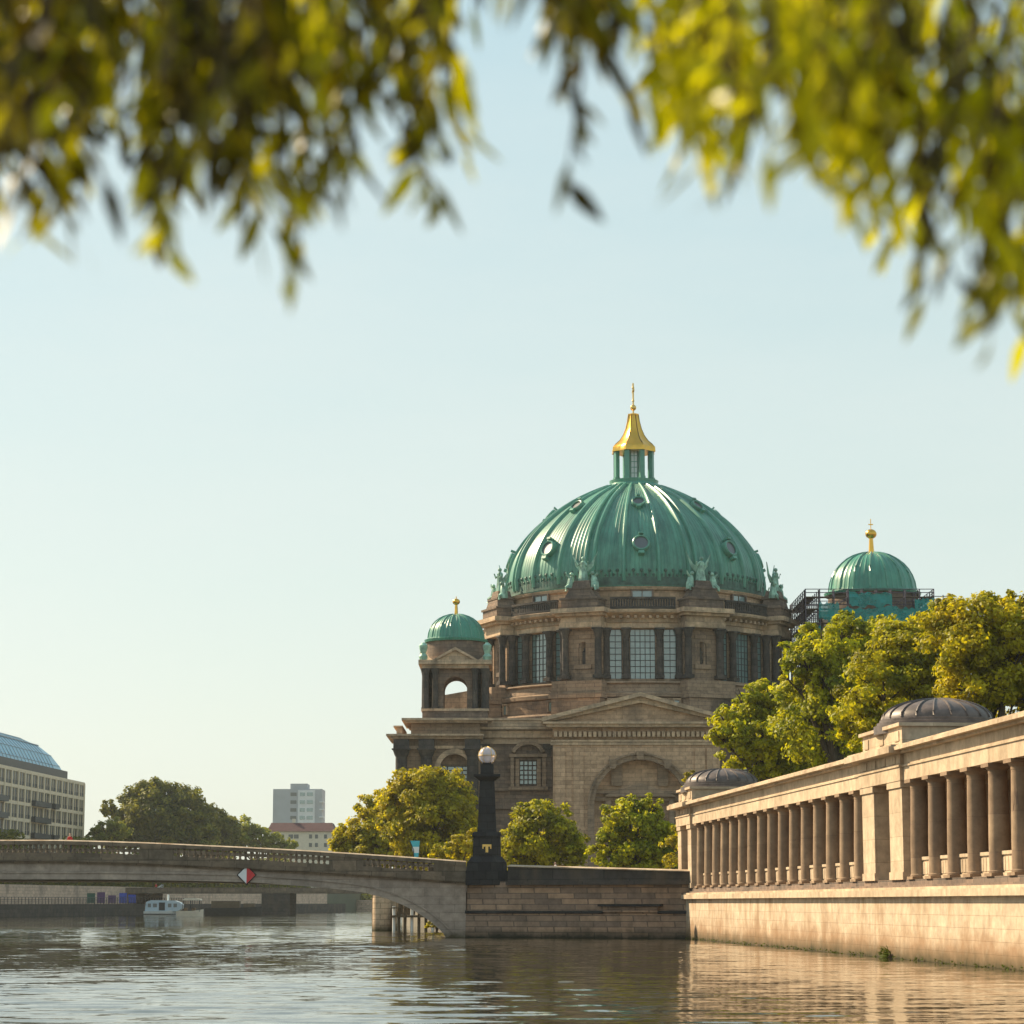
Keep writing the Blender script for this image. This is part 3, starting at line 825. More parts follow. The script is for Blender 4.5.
# scaffolding round the right tower
scx, hws = xf(869, RY), 9.6
scf = empty('scaffolding', (scx, RY, ZO(720, RY-8)), 'dark metal scaffolding with teal netting wrapped round the right cathedral tower', 'scaffolding')
levels = [ZO(p, RY-10) for p in (712, 696, 681, 666, 651, 636, 622, 608, 596)]
mb = MB()
xs_ = [scx-hws-.6+i*2.05 for i in range(10)]
for sy in (-9.6, -8.2, 8.2, 9.6):
    for x in xs_: mb.tube([(x, RY+sy, levels[0]-1), (x, RY+sy, levels[-1]+1.1)], .09, 5)
for x in (xs_[0], xs_[1], xs_[-2], xs_[-1]):
    for j in range(8): 
        y = RY-8.2+j*2.1; mb.tube([(x, y, levels[0]-1), (x, y, levels[-1]+1.1)], .09, 5)
for z in levels:
    for dz in (.55, 1.05):
        for sy in (-9.6, 9.6): mb.tube([(xs_[0], RY+sy, z+dz), (xs_[-1], RY+sy, z+dz)], .06, 4)
        for x in (xs_[0], xs_[-1]): mb.tube([(x, RY-9.6, z+dz), (x, RY+9.6, z+dz)], .06, 4)
for i in range(0, 8, 2):
    for j in range(len(levels)-1):
        mb.tube([(xs_[i], RY-9.65, levels[j]), (xs_[i+1], RY-9.65, levels[j+1])], .06, 4)
mb.build('tube_frame', 'scaffold_metal', scf)
mb = MB()
for z in levels:
    mb.box(xs_[0], xs_[-1], RY-9.5, RY-8.3, z-.12, z); mb.box(xs_[0], xs_[-1], RY+8.3, RY+9.5, z-.12, z)
    mb.box(xs_[0]-.05, xs_[0]+1.5, RY-8.29, RY+8.29, z-.11, z+.005); mb.box(xs_[-1]-1.5, xs_[-1]+.05, RY-8.29, RY+8.29, z-.11, z+.005)
mb.build('deck', 'wood_plank', scf)
# top platform wider on the right
mb = MB()
z = ZO(603, RY-8); 
mb.box(xs_[-1]-.5, xs_[-1]+3.2, RY-7, RY+3, z-.15, z)
for x in (xs_[-1]+.4, xs_[-1]+1.8, xs_[-1]+3.1): 
    mb.tube([(x, RY-7, z-2), (x, RY-7, z+1.3)], .08, 5)
mb.tube([(xs_[-1], RY-7, z+1.1), (xs_[-1]+3.2, RY-7, z+1.1)], .06, 4); mb.tube([(xs_[-1], RY-7, z+.6), (xs_[-1]+3.2, RY-7, z+.6)], .06, 4)
mb.build('platform', 'scaffold_metal', scf)
random.seed(5)
mb = MB()
def net(xa, xb, za, zb, y, nx=10, nz=6, sag=.35):
    mb = MB()
    vs = []; fs = []
    for j in range(nz+1):
        for i in range(nx+1):
            vs.append((xa+(xb-xa)*i/nx, y+sag*random.uniform(-1, 1)*.5, za+(zb-za)*j/nz + (random.uniform(-.5, .15) if j == nz else (random.uniform(-.3, .3) if j == 0 else 0))))
    o = len(vs)
    vs += [(x, yy+.05, z) for x, yy, z in vs]
    for j in range(nz):
        for i in range(nx):
            a = j*(nx+1)+i; fs += [(a, a+1, a+nx+2, a+nx+1), (o+a, o+a+nx+1, o+a+nx+2, o+a+1)]
    mb.add(vs, fs); mb.build('netting', 'net_teal', scf)
net(xf(812, RY), xf(832, RY), ZO(620, RY-10), ZO(601, RY-10), RY-9.9)
net(xf(842, RY), xf(884, RY), ZO(606, RY-10), ZO(591, RY-10), RY-9.95, 14, 5)
net(xf(906, RY), xf(926, RY), ZO(612, RY-10), ZO(598, RY-10), RY-9.9)
net(xf(797, RY), xf(814, RY), ZO(648, RY-10), ZO(626, RY-10), RY-9.9)
net(xf(834, RY), xf(906, RY), ZO(622, RY-10), ZO(606, RY-10), RY-9.88, 24, 4)

# ------------------------------------------------------------------ bridge
BY = 178.0; BB = 203.0
def zb_(py): return ZO(py, BY)
def xb_(px): return XO(px, 870, BY)
top_px = [(-20, 841.2), (0, 841), (60, 841), (100, 842), (150, 843.6), (200, 846), (250, 848.3), (300, 851), (350, 854), (400, 857.3), (440, 860.2), (468, 862.3)]
bot_px = [(-20, 878.8), (0, 879), (100, 879.3), (180, 880.3), (250, 882), (298, 885.4), (334, 888.5), (355, 891), (369, 893.2), (380, 896), (392, 900.3), (405, 905.6), (416, 911.5), (428, 919), (437, 926.5), (443, 932.5), (447, 938.5)]
def interp(tab, x):
    if x <= tab[0][0]: return tab[0][1]
    for i in range(len(tab)-1):
        if x <= tab[i+1][0]:
            t = (x-tab[i][0])/(tab[i+1][0]-tab[i][0]); return tab[i][1]+t*(tab[i+1][1]-tab[i][1])
    return tab[-1][1]
X0C = xb_(10)                              # crown of the main arch
def px_of(x):                              # mirror the arch about its crown
    if x < X0C: x = 2*X0C-x
    return 512+(x)/(BY)*2431.0
XE = xb_(466); XW = 2*X0C-XE
bridge = empty('bridge', (X0C, (BY+BB)/2, 0), 'long low stone arch bridge with a balustrade crossing the river', 'bridge')
def ztop(x): return zb_(interp(top_px, px_of(x)))
def zbot(x): return zb_(interp(bot_px, px_of(x)))
XA = xb_(447)
xsA = [X0C+(XA-X0C)*(1-(1-i/40)**1.6) for i in range(41)]
xs_all = [2*X0C-x for x in reversed(xsA[1:])]+xsA
PH = 1.12     # parapet height
mb = MB()
for i in range(len(xs_all)-1):
    a, b_ = xs_all[i], xs_all[i+1]
    mb.add([(a, BY, zbot(a)), (b_, BY, zbot(b_)), (b_, BY, ztop(b_)-PH), (a, BY, ztop(a)-PH),
            (a, BB, zbot(a)), (b_, BB, zbot(b_)), (b_, BB, ztop(b_)-PH), (a, BB, ztop(a)-PH)],
           [(0, 1, 2, 3), (5, 4, 7, 6), (4, 5, 1, 0), (3, 2, 6, 7)])
for (a, b_) in ((XA, XE), (XW, 2*X0C-XA)):
    za_, zb2 = ztop(a)-PH, ztop(b_)-PH
    mb.add([(a, BY, -2), (b_, BY, -2), (b_, BY, zb2), (a, BY, za_), (a, BB, -2), (b_, BB, -2), (b_, BB, zb2), (a, BB, za_)],
           [(0, 1, 2, 3), (5, 4, 7, 6), (0, 3, 7, 4), (2, 1, 5, 6), (3, 2, 6, 7), (0, 4, 5, 1)])
mb.build('arch_span', 'bridge_stone', bridge)
mb = MB()     # arch ring proud of the face
for i in range(len(xs_all)-1):
    a, b_ = xs_all[i], xs_all[i+1]
    def nrm(x):
        s = (zbot(min(x+.15, XA))-zbot(max(x-.15, 2*X0C-XA)))/(min(x+.15, XA)-max(x-.15, 2*X0C-XA))
        l = math.hypot(1, s); return (-s/l, 1/l)
    def strip(o0, o1, y):
        n0, n1 = nrm(a), nrm(b_)
        p = [(a+n0[0]*o0, zbot(a)+n0[1]*o0), (b_+n1[0]*o0, zbot(b_)+n1[1]*o0), (b_+n1[0]*o1, zbot(b_)+n1[1]*o1), (a+n0[0]*o1, zbot(a)+n0[1]*o1)]
        mb.prism_y(p, y, BY-.002)
    strip(-.02, .42, BY-.13); strip(.44, .55, BY-.2)
mb.build('arch_ring', 'bridge_stone', bridge)
def chamfer(mb, x0, x1, d, y, n=40, w=.2, h=.09, m=0):
    for i in range(n):
        a = x0+(x1-x0)*i/n; b_ = x0+(x1-x0)*(i+1)/n
        mb.add([(a, y, ztop(a)-d), (b_, y, ztop(b_)-d), (b_, y+w, ztop(b_)-d+h), (a, y+w, ztop(a)-d+h), (a, y+w+.2, ztop(a)-d), (b_, y+w+.2, ztop(b_)-d)], [(0, 1, 2, 3), (3, 2, 5, 4), (0, 4, 5, 1)], m)
def follow(mb, x0, x1, d0, d1, y0, y1, n=40, m=0):
    for i in range(n):
        a = x0+(x1-x0)*i/n; b_ = x0+(x1-x0)*(i+1)/n
        mb.prism_y([(a, ztop(a)-d0), (b_, ztop(b_)-d0), (b_, ztop(b_)-d1), (a, ztop(a)-d1)], y0, y1, m)
XL = xb_(-60)
mb = MB(); follow(mb, XW, XE, PH+.35, PH+.02, BY-.32, BY-.005, 80); follow(mb, XW, XE, PH+.5, PH+.355, BY-.16, BY-.005, 80)
mb.build('cornice', 'parapet_stone', bridge)
rail = None
for (yy0, yy1) in ((BY-.12, BY+.26), (BB-.3, BB+.08)):
    mb = MB(); follow(mb, XW, XE, .26, 0, yy0-.05, yy1+.05, 80); follow(mb, XW, XE, PH+.015, PH-.28, yy0, yy1, 80)
    for px in (-200, -75, 156, 346, 450):
        a = xb_(px-(17 if px < 440 else 16)); b_ = xb_(px+(17 if px < 440 else 16))
        follow(mb, a, b_, PH-.28, .26, yy0+.02, yy1-.02, 3)
    if yy0 > BY+5: mb.build('parapet', 'parapet_stone', bridge)
    else:
        chamfer(mb, XW, XE, -.002, yy0-.05, 80, m=1); rail = mb.build('parapet', ['parapet_stone', 'quay_stone'], bridge)
bal = None
for (pa, pb) in ((-12, 137), (175, 327), (365, 432)):
    n = int((xb_(pb)-xb_(pa))/.40)
    for i in range(n):
        x = xb_(pa)+(xb_(pb)-xb_(pa))*(i+.5)/n; z = ztop(x)-PH+.28
        if bal is None:
            mb = MB(); mb.lathe([(.11, -.02), (.11, .06), (.07, .1), (.12, .24), (.07, .42), (.11, .5), (.11, .62)], 8); bal = mb.build('baluster', 'parapet_stone', rail, base=(0, 0, 0))
            place(bal, T(x, BY+.07, z), rail)
        else: copy_to(bal, T(x, BY+.07, z), rail)
mb = MB()
for i in range(60):
    a = XW+(XE-XW)*i/60; b_ = XW+(XE-XW)*(i+1)/60
    mb.prism_y([(a, ztop(a)-PH+.004), (b_, ztop(b_)-PH+.004), (b_, ztop(b_)-PH+.05), (a, ztop(a)-PH+.05)], BY+.5, BB-.5)
struct(mb.build('road', 'asphalt'))
# diamond channel marker
sx, sz = xb_(247), zb_(875)
mb = MB(); r = .63; y = BY-.19
mb.prism_y([(sx-r, sz), (sx, sz-r), (sx, sz+r)], y-.05, y, 0); mb.prism_y([(sx+.001, sz-r), (sx+r, sz), (sx+.001, sz+r)], y-.05, y, 1)
mb.box(sx-.05, sx+.05, y+.001, BY-.001, sz-.5, sz+.5, 2)
rr = r+.07
for p, q in (((sx-rr, sz), (sx, sz-rr)), ((sx, sz-rr), (sx+rr, sz)), ((sx+rr, sz), (sx, sz+rr)), ((sx, sz+rr), (sx-rr, sz))):
    mb.tube([(p[0], y-.02, p[1]), (q[0], y-.02, q[1])], .03, 4, 2)
tag(mb.build('channel_sign', ['sign_white', 'sign_red', 'dark_metal'], smooth=False), 'diamond shipping sign, white left half and red right half, on the bridge face', 'sign')
# flag on the bridge
fx = xb_(408); fy = BY+2.5
fl = empty('banner_flag', (fx, fy, ztop(fx)-PH+.05), 'slim pale and cyan banner flag standing on the bridge', 'flag')
mb = MB(); mb.tube([(fx+.35, fy, ztop(fx)-PH), (fx+.3, fy, ZO(850, fy)), (fx, fy, ZO(840.5, fy))], .035, 6); mb.build('pole', 'dark_metal', fl)
mb = MB()
zt_, zb3 = ZO(840.7, fy), ZO(857, fy)
for i in range(8):
    z0 = zb3+(zt_-zb3)*i/8; z1 = zb3+(zt_-zb3)*(i+1)/8
    o0 = -.3*(i/8); o1 = -.3*((i+1)/8); w0 = .3+.4*(i/8); w1 = .3+.4*((i+1)/8)
    mb.prism_y([(fx+.36+o0, z0), (fx+.36+o0+w0, z0), (fx+.36+o1+w1, z1), (fx+.36+o1, z1)], fy-.015, fy+.015, 1 if i in (2, 3, 4) else 0)
mb.build('cloth', ['flag_cyan', 'flag_pale'], fl)
# people
def person(name_label, x, y, z, shirt, rz=0, h=1.75):
    root = empty('person', (x, y, z), name_label, 'person', None, rz)
    me = bpy.data.meshes.new('body'); s = h/1.75
    J = [(0, 0, .95), (0, 0, 1.15), (0, 0, 1.40), (0, -.01, 1.50), (0, -.02, 1.62), (0, -.02, 1.73),
         (.19, 0, 1.40), (.27, -.02, 1.12), (.25, -.14, .90), (-.19, 0, 1.40), (-.27, .02, 1.12), (-.25, -.08, .88),
         (.10, 0, .90), (.11, -.03, .5), (.12, .02, .08), (.12, -.14, .04), (-.10, 0, .90), (-.11, -.08, .5), (-.12, .06, .08), (-.12, -.1, .04)]
    E = [(0, 1), (1, 2), (2, 3), (3, 4), (4, 5), (2, 6), (6, 7), (7, 8), (2, 9), (9, 10), (10, 11), (0, 12), (12, 13), (13, 14), (14, 15), (0, 16), (16, 17), (17, 18), (18, 19)]
    rad = [.15, .14, .15, .06, .10, .085, .065, .05, .035, .065, .05, .035, .095, .065, .045, .04, .095, .065, .045, .04]
    me.from_pydata([tuple(c*s for c in p) for p in J], E, [])
    o = bpy.data.objects.new('body', me); COL.objects.link(o)
    sm = o.modifiers.new('skin', 'SKIN'); sm.use_smooth_shade = True
    sv = me.skin_vertices[0].data
    for i, r_ in enumerate(rad): sv[i].radius = (r_*s, r_*.8*s)
    sv[0].use_root = True
    o.modifiers.new('sub', 'SUBSURF').levels = 1
    bpy.context.view_layer.update()
    ev = o.evaluated_get(bpy.context.evaluated_depsgraph_get()); m2 = bpy.data.meshes.new_from_object(ev)
    o.modifiers.clear(); o.data = m2; m2.materials.clear()
    for k in ('skin', shirt, 'trouser', 'hair'): m2.materials.append(MT[k])
    for p in m2.polygons:
        c = p.center; zz = c.z/s
        p.material_index = 2 if zz < .93 else (0 if zz > 1.47 or (abs(c.x) > .2*s and zz < 1.05) else 1)
        if zz > 1.70 or (zz > 1.58 and c.y > .03): p.material_index = 3
        p.use_smooth = True
    place(o, WM[root] , root)
    return root
person('person in a red top walking on the bridge behind its balustrade', xb_(70)*1.01, BY+1.4, ztop(xb_(70))-PH+.055, 'shirt_red', R(60), 1.72)
person('person with only the head showing over the dark embankment parapet', XO(555.5, 862, 179.5), 179.3, 4.02, 'shirt_grey', R(-70), 1.5)

# ------------------------------------------------------------------ wing wall and obelisk
pL, pR = (XE, BY-.0), (XO(690, 900, 172.5), 172.5)
wx = Vector((pR[0]-pL[0], pR[1]-pL[1], 0)); wl = wx.length; wa = math.atan2(wx.y, wx.x)
FW = T(pL[0], pL[1]) @ RZ(wa)
ww = empty('embankment_wall', tuple((FW @ Vector((wl/2, .5, 0)))), 'brown coursed stone embankment wall with dark parapet between bridge and colonnade', 'wall', None, wa)
def bat(mb, x0, x1, z0, z1, d0, d1, th, m=0):   # battered slab: front y=d0 at z0, y=d1 at z1
    mb.add([(x0, d0, z0), (x1, d0, z0), (x1, th, z0), (x0, th, z0), (x0, d1, z1), (x1, d1, z1), (x1, th, z1), (x0, th, z1)],
           [(0, 3, 2, 1), (4, 5, 6, 7), (0, 1, 5, 4), (1, 2, 6, 5), (2, 3, 7, 6), (3, 0, 4, 7)], m)
zp0 = ZO(881.5, 177)
mb = MB(FW); bat(mb, 0, wl+1.2, -2, 1.75, -.25, 0, 2.0); bat(mb, 0, wl+1.2, 1.75, zp0, .14, .25, 2.0)
bat(mb, wl*.62, wl*.86, 1.85, 2.25, -.12, -.1, .5)
mb.build('stone_face', 'wing_stone', ww)
mb = MB(FW); mb.box(-.02, wl*.62, -.12, .4, 1.752, 1.95); mb.box(wl*.86, wl+.9, -.12, .4, 1.752, 1.95); mb.box(wl*.6, wl*.88, -.3, .2, 2.26, 2.42)
mb.build('ledge', 'black_granite', ww)
mb = MB(FW)
n = 12; xa_ = (XO(510, 880, BY)-pL[0]); 
for i in range(n):
    a = xa_+(wl+1-xa_)*i/n; b_ = xa_+(wl+1-xa_)*(i+1)/n
    def zt2(x): return 5.27-.42*(x-xa_)/(wl-xa_)
    mb.add([(a, .02, zp0), (b_, .02, zp0), (b_, .02, zt2(b_)-.16), (a, .02, zt2(a)-.16), (a, .55, zp0), (b_, .55, zp0), (b_, .55, zt2(b_)-.16), (a, .55, zt2(a)-.16)],
           [(0, 1, 2, 3), (5, 4, 7, 6), (3, 2, 6, 7), (4, 5, 1, 0), (0, 3, 7, 4), (2, 1, 5, 6)], 0)
    mb.add([(a, -.1, zt2(a)-.158), (b_, -.1, zt2(b_)-.158), (b_, -.1, zt2(b_)-.09), (a, -.1, zt2(a)-.09), (a, .67, zt2(a)-.158), (b_, .67, zt2(b_)-.158), (b_, .67, zt2(b_)), (a, .67, zt2(a))],
           [(0, 1, 2, 3), (5, 4, 7, 6), (3, 2, 6, 7), (4, 5, 1, 0), (0, 3, 7, 4), (2, 1, 5, 6)], 1)
mb.box(xa_-.1, wl+1, -.16, .3, zp0-.25, zp0-.003, 0)
mb.build('parapet', ['dark_parapet', 'quay_stone'], ww)
# obelisk lamp pillar
OX = XO(487, 860, BY+.9); OY = BY+.9
def zo(py): return ZO(py, BY)
def hwp(a, b_): return (b_-a)/2431*BY/2
ob = empty('lamp_pillar', (OX, OY, zp0-.2), 'tall black granite obelisk pillar topped by a glass globe at the bridge end', 'pillar')
mb = MB()
mb.frus(OX, OY, 1.55, 1.5, zp0-.25, 1.55, 1.5, zo(871)); 
mb.frus(OX, OY, 1.5, 1.4, zo(871)+.002, 1.45, 1.35, zo(862)); mb.frus(OX, OY, 1.4, 1.3, zo(862)+.002, 1.12, 1.1, zo(856.5)); mb.frus(OX, OY, 1.04, 1.0, zo(856.5)+.002, 1.0, .98, zo(836))
mb.frus(OX, OY, 1.1, 1.06, zo(836)+.002, 1.02, 1, zo(832))
mb.build('pedestal', 'black_granite', ob)
mb = MB(); mb.frus(OX, OY, .72, .72, zo(832)+.002, .68, .68, zo(828)); mb.frus(OX, OY, .68, .68, zo(828)+.002, .54, .54, zo(780)); mb.frus(OX, OY, .6, .6, zo(780)+.002, .95, .95, zo(776.5)); mb.box(OX-.98, OX+.98, OY-.98, OY+.98, zo(776.5)+.002, zo(774))
mb.box(OX-.48, OX+.48, OY-.48, OY+.48, zo(774)+.002, zo(764)); mb.frus(OX, OY, .4, .4, zo(764)+.002, .25, .25, zo(761.5))
mb.build('shaft', 'black_granite', ob)
mb = MB(); mb.ball((OX, OY, zo(754.8)), .64, n=24); 
gl = mb.build('globe', 'globe_glass', ob)
mb = MB()
for k in range(6):
    a = k*math.pi/3; mb.tube([(OX+.66*math.cos(t)*math.cos(a), OY+.66*math.cos(t)*math.sin(a), zo(754.8)+.66*math.sin(t)) for t in [R(x) for x in range(-88, 89, 16)]], .02, 4)
mb.tube([(OX+.67*math.cos(R(t)), OY+.67*math.sin(R(t)), zo(754.8)) for t in range(0, 361, 20)], .025, 4)
mb.build('ribs', 'gold_dull', gl)
mb = MB(); y = OY-1.0
zz0, zz1 = zo(852.4), zo(844.4)
mb.box(OX-.33, OX+.33, y-.08, y-.0, zz1-.16, zz1); mb.box(OX-.1, OX+.1, y-.08, y, zz0, zz1-.162); mb.box(OX-.33, OX-.24, y-.08, y, zz1-.32, zz1-.161); mb.box(OX+.24, OX+.33, y-.08, y, zz1-.32, zz1-.161)
mb.build('emblem', 'gold_dull', ob)

# ------------------------------------------------------------------ right quay, colonnade
CA = math.atan2(.0831, 1)
FC = T(26.6, 0) @ RZ(CA)           # local x: inland, local y: away from the camera along the quay
CC = math.cos(CA)
def tY(Y, k=.8): return (Y-k*math.sin(CA))/CC
T0, T1 = 40.0, tY(174.5, 0)
qw = empty('quay_wall', tuple(FC @ Vector((1, 110, 0))), 'sunlit cream quay wall rising from the water under the colonnade', 'wall', None, CA)
zq = 2.78
mb = MB(FC)
mb.add([(-.0, T0, -2), (3, T0, -2), (3, T1, -2), (0, T1, -2), (.12, T0, zq), (3, T0, zq), (3, T1, zq), (.12, T1, zq)],
       [(0, 1, 2, 3), (4, 7, 6, 5), (0, 4, 5, 1), (1, 5, 6, 2), (2, 6, 7, 3), (3, 7, 4, 0)])
mb.build('wall_face', 'quay_stone', qw)
mb = MB(FC); mb.box(-.2, 3, T0, T1+.3, zq+.002, zq+.3); mb.box(-.02, 3, T0, T1+.25, zq+.302, zq+.42)
mb.build('coping', 'colon_stone', qw)
random.seed(3)
mb = MB(FC)     # moss tufts at the waterline
mv = []; 
def tuft(mb, x, y, z, r, n):
    for i in range(n):
        a = random.uniform(0, 6.28); l = r*random.uniform(.5, 1.3); w = r*.16
        dx, dy = -abs(math.cos(a))*l*.8, math.sin(a)*l*.8; h = random.uniform(-.3, .7)*l
        mb.add([(x, y-w, z), (x, y+w, z), (x+dx, y+dy+w*.3, z+h), (x+dx*.6, y+dy*.6-w, z+h*.8-.03)], [(0, 1, 2, 3)])
for i in range(150):
    t = random.uniform(86, T1); tuft(mb, 0.0, t, random.uniform(-.02, .16), random.uniform(.08, .24), 9)
for t, r_ in ((tY(112, 0), .42), (tY(113, 0), .3)):
    for q in range(6): tuft(mb, 0, t+random.uniform(-.4, .4), random.uniform(0, .4), r_, 14)
tag(mb.build('moss', 'leaf_green', smooth=False), 'green moss and weeds growing along the quay wall waterline', 'moss', kind='stuff')
at_later = []
zst = 3.55; zcp = 8.02; zrf = 9.72
col_ = empty('colonnade', tuple(FC @ Vector((3, 110, zq+.42))), 'long sandstone colonnade with close set columns standing on the right quay', 'colonnade', None, CA)
y0c, y1c = T0+1, tY(177.8)
mb = MB(FC); mb.box(.22, 6.4, y0c, y1c, zq+.422, 3.3); mb.box(.42, 6.4, y0c, y1c, 3.302, zst)
mb.build('stylobate', 'dom_dark', col_)  # darker stone paints in the shadow band below the columns
mb = MB(FC)
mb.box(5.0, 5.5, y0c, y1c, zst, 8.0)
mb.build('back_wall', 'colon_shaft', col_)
mb = MB(FC)
mb.box(.42, 1.28, y0c, y1c, zcp+.002, zcp+.62); mb.box(.36, 1.28, y0c, y1c, zcp+.622, zcp+.7); mb.box(.46, 5.6, y0c, y1c, zcp+.702, zcp+1.22)
mb.build('entablature', 'colon_stone', col_)
mb = MB(FC); mb.box(4.8, 5.6, y0c, y1c, 8.002, zcp+.7); mb.build('rear_beam', 'colon_stone', col_)
mb = MB(FC)
mb.box(.2, 5.8, y0c, y1c, zcp+1.222, zcp+1.34); mb.box(-.12, 6.0, y0c, y1c, zcp+1.342, zcp+1.5); mb.box(.0, 5.9, y0c, y1c, zcp+1.502, zcp+1.58)
mb.build('cornice', 'colon_stone', col_)
mb = MB(FC)
mb.add([(.1, y0c, zcp+1.582), (5.9, y0c, zcp+1.582), (3.0, y0c, zcp+1.95), (.1, y1c, zcp+1.582), (5.9, y1c, zcp+1.582), (3.0, y1c, zcp+1.95)], [(0, 1, 2), (5, 4, 3), (0, 3, 4, 1), (0, 2, 5, 3), (1, 4, 5, 2)])
mb.build('roof', 'lead', col_)
# columns
H = zcp-zst
mb = MB(); mb.box(-.52, .52, -.52, .52, 0, .12)
def flute(i): return 1-.03*(i % 2)
mb.lathe([(.47, .121), (.47, .2), (.44, .24), (.435, 1.5), (.37, H-.42)], 40, mod=flute); mb.lathe([(.38, H-.42), (.38, H-.3), (.5, H-.16)], 24); mb.box(-.53, .53, -.53, .53, H-.159, H)
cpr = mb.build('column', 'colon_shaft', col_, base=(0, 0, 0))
Yc = [109.1-3.15*i for i in range(16)] + [120.5+3.28*i for i in range(16)]
first = True; tcol = []
for Y in Yc:
    t = tY(Y, .85); tcol.append(t)
    w = FC @ T(.85, t, zst)
    if first: place(cpr, w, col_); first = False
    else: copy_to(cpr, w, col_)
# parapet panels between the columns
mb = MB()
mb.box(-.16, .16, -1.16, 1.16, 0, .14); mb.box(-.1, .1, -1.14, 1.14, .142, .84); mb.box(-.17, .17, -1.18, 1.18, .842, .99)
for j in range(5): mb.box(-.13, -.102, -1.0+j*.45-.02*0, -.62+j*.45-.0, .22, .76)
pan = mb.build('parapet_panel', 'colon_stone', col_, base=(0, 0, 0)); first = True
def panels(ts):
    global first
    for a, b_ in zip(ts[:-1], ts[1:]):
        w = FC @ T(.95, (a+b_)/2, zst+.002)
        if first: place(pan, w, col_); first = False
        else: copy_to(pan, w, col_)
near = sorted(tcol[:16]); far = sorted(tcol[16:])
panels(near); panels(far)
# pavilions
def pavilion(Ya, Yb, endwall):
    ta, tb = tY(Ya, .5), tY(Yb, .5); tc = (ta+tb)/2
    pw = 2.6 if not endwall else 1.7
    for (p, q) in ((ta, ta+pw), (tb-pw, tb)):
        mb = MB(FC); mb.box(.30, 1.5, p, q, zst, zst+.35); mb.box(.36, 1.46, p+.06, q-.06, zst+.352, zcp-.3); mb.box(.28, 1.5, p-.02, q+.02, zcp-.298, zcp); mb.build('pilaster', 'colon_stone', col_)
    mb = MB(FC)
    mb.box(.25, 5.85, ta-.1, tb+.1, zcp+.003, zcp+.62); mb.box(.19, 5.9, ta-.16, tb+.16, zcp+.621, zcp+.71); mb.box(.28, 5.8, ta-.06, tb+.06, zcp+.711, zcp+1.235)
    mb.box(-.35, 6.1, ta-.55, tb+.55, zcp+1.236, zcp+1.53); mb.box(-.22, 6.0, ta-.45, tb+.45, zcp+1.531, zcp+1.62)
    for j in range(4):
        yy = ta+1.2+j*(tb-ta-2.4)/3
        mb.box(.235, .279, yy-.45, yy+.45, zcp+.8, zcp+1.15)
    if endwall: mb.box(1.48, 5.6, tb-1.0, tb-.1, zst, zcp); 
    mb.box(.45, 5.75, ta+.1, tb-.1, zcp+1.621, zcp+2.5); mb.box(.28, 5.9, ta-.05, tb+.05, zcp+2.501, zcp+2.66)
    for j in range(3):
        yy = ta+1.0+j*(tb-ta-2.0)/2
        mb.box(.405, .449, yy-.4, yy+.4, zcp+1.85, zcp+2.3)
    mb.build('pavilion_attic', 'colon_stone', col_)
    mb = MB(FC)
    cx, cy = 3.15, tc; z = zcp+2.66
    mb.lathe([(3.0, z-.3), (3.0, z+.1), (2.85, z+.12), (2.85, z+.25), (2.72, z+.27), (2.72, z+.4), (2.6, z+.42)]+[(2.6*math.cos(R(a)), z+.42+.98*math.sin(R(a))) for a in (6, 15, 25, 35, 45, 55, 65, 75, 84)], 64, cx, cy)
    d = mb.build('pavilion_dome', 'lead', col_)
    r0_ = None
    for k in range(20):
        a = k*math.pi/10
        fr = FC @ T(cx, cy, 0) @ RZ(a)
        if k == 0:
            mb = MB(fr); mb.tube([(0, -2.62*math.cos(R(t)), z+.43+.99*math.sin(R(t))) for t in (2, 15, 25, 35, 45, 55, 65, 75, 85)], .05, 5); r0_ = mb.build('seam_rib', 'lead', d); w0 = WM[r0_].copy(); f0 = fr.copy()
        else: copy_to(r0_, fr @ f0.inverted() @ w0, d)
pavilion(110.2, 118.3, False)
pavilion(171.6, 177.9, True)

# ------------------------------------------------------------------ land and water
def sheet(name, pts, z, mat, depth=3.0):
    mb = MB(); mb.prism_z(pts, z-depth, z, 0)
    return struct(mb.build(name, mat, smooth=False))
XQ = lambda Y: 26.6-.0831*Y
isl = [(XQ(30)+1.5, 30), (400, 30), (2500, 600), (2500, 3000), (-20, 3000), (-14, 480), (-14.5, 380), (-13.5, 300), (-11, 262), (-5.4, 238), (-4.6, BB+.2), (XE-.5, BB+.2), (XE-.5, BY+1.6), (pR[0], 174.4), (XQ(174.3)+1.5, 174.3)]
sheet('ground', isl, 3.28, 'ground_soil', 6)
sheet('lawn', [(XQ(45)+7, 45), (300, 45), (300, 300), (30, 300), (XQ(186)+8, 186)], 3.32, 'grass_ground', .03)
LB = lambda Y: -90.6+.1685*(Y-434)
lbk = [(-3000, -200), (-120, -200), (-100, 0), (-95, 300), (LB(400), 400), (LB(434), 434), (LB(560), 560), (LB(690), 690), (LB(690)+9, 900), (-20.5, 3000), (-3000, 3000)]
sheet('ground', [(x-5.3 if 300 <= y <= 700 else x, y) for x, y in lbk], 5.4, 'far_ground', 8)
sheet('promenade', [(LB(300)-6, 300), (LB(300), 300), (LB(690), 690), (LB(690)-6, 690)], 2.15, 'far_quay', 5)
sheet('ground', [(-60, -60), (40, -60), (40, 3), (-60, 3)], .85, 'ground_soil', 4)
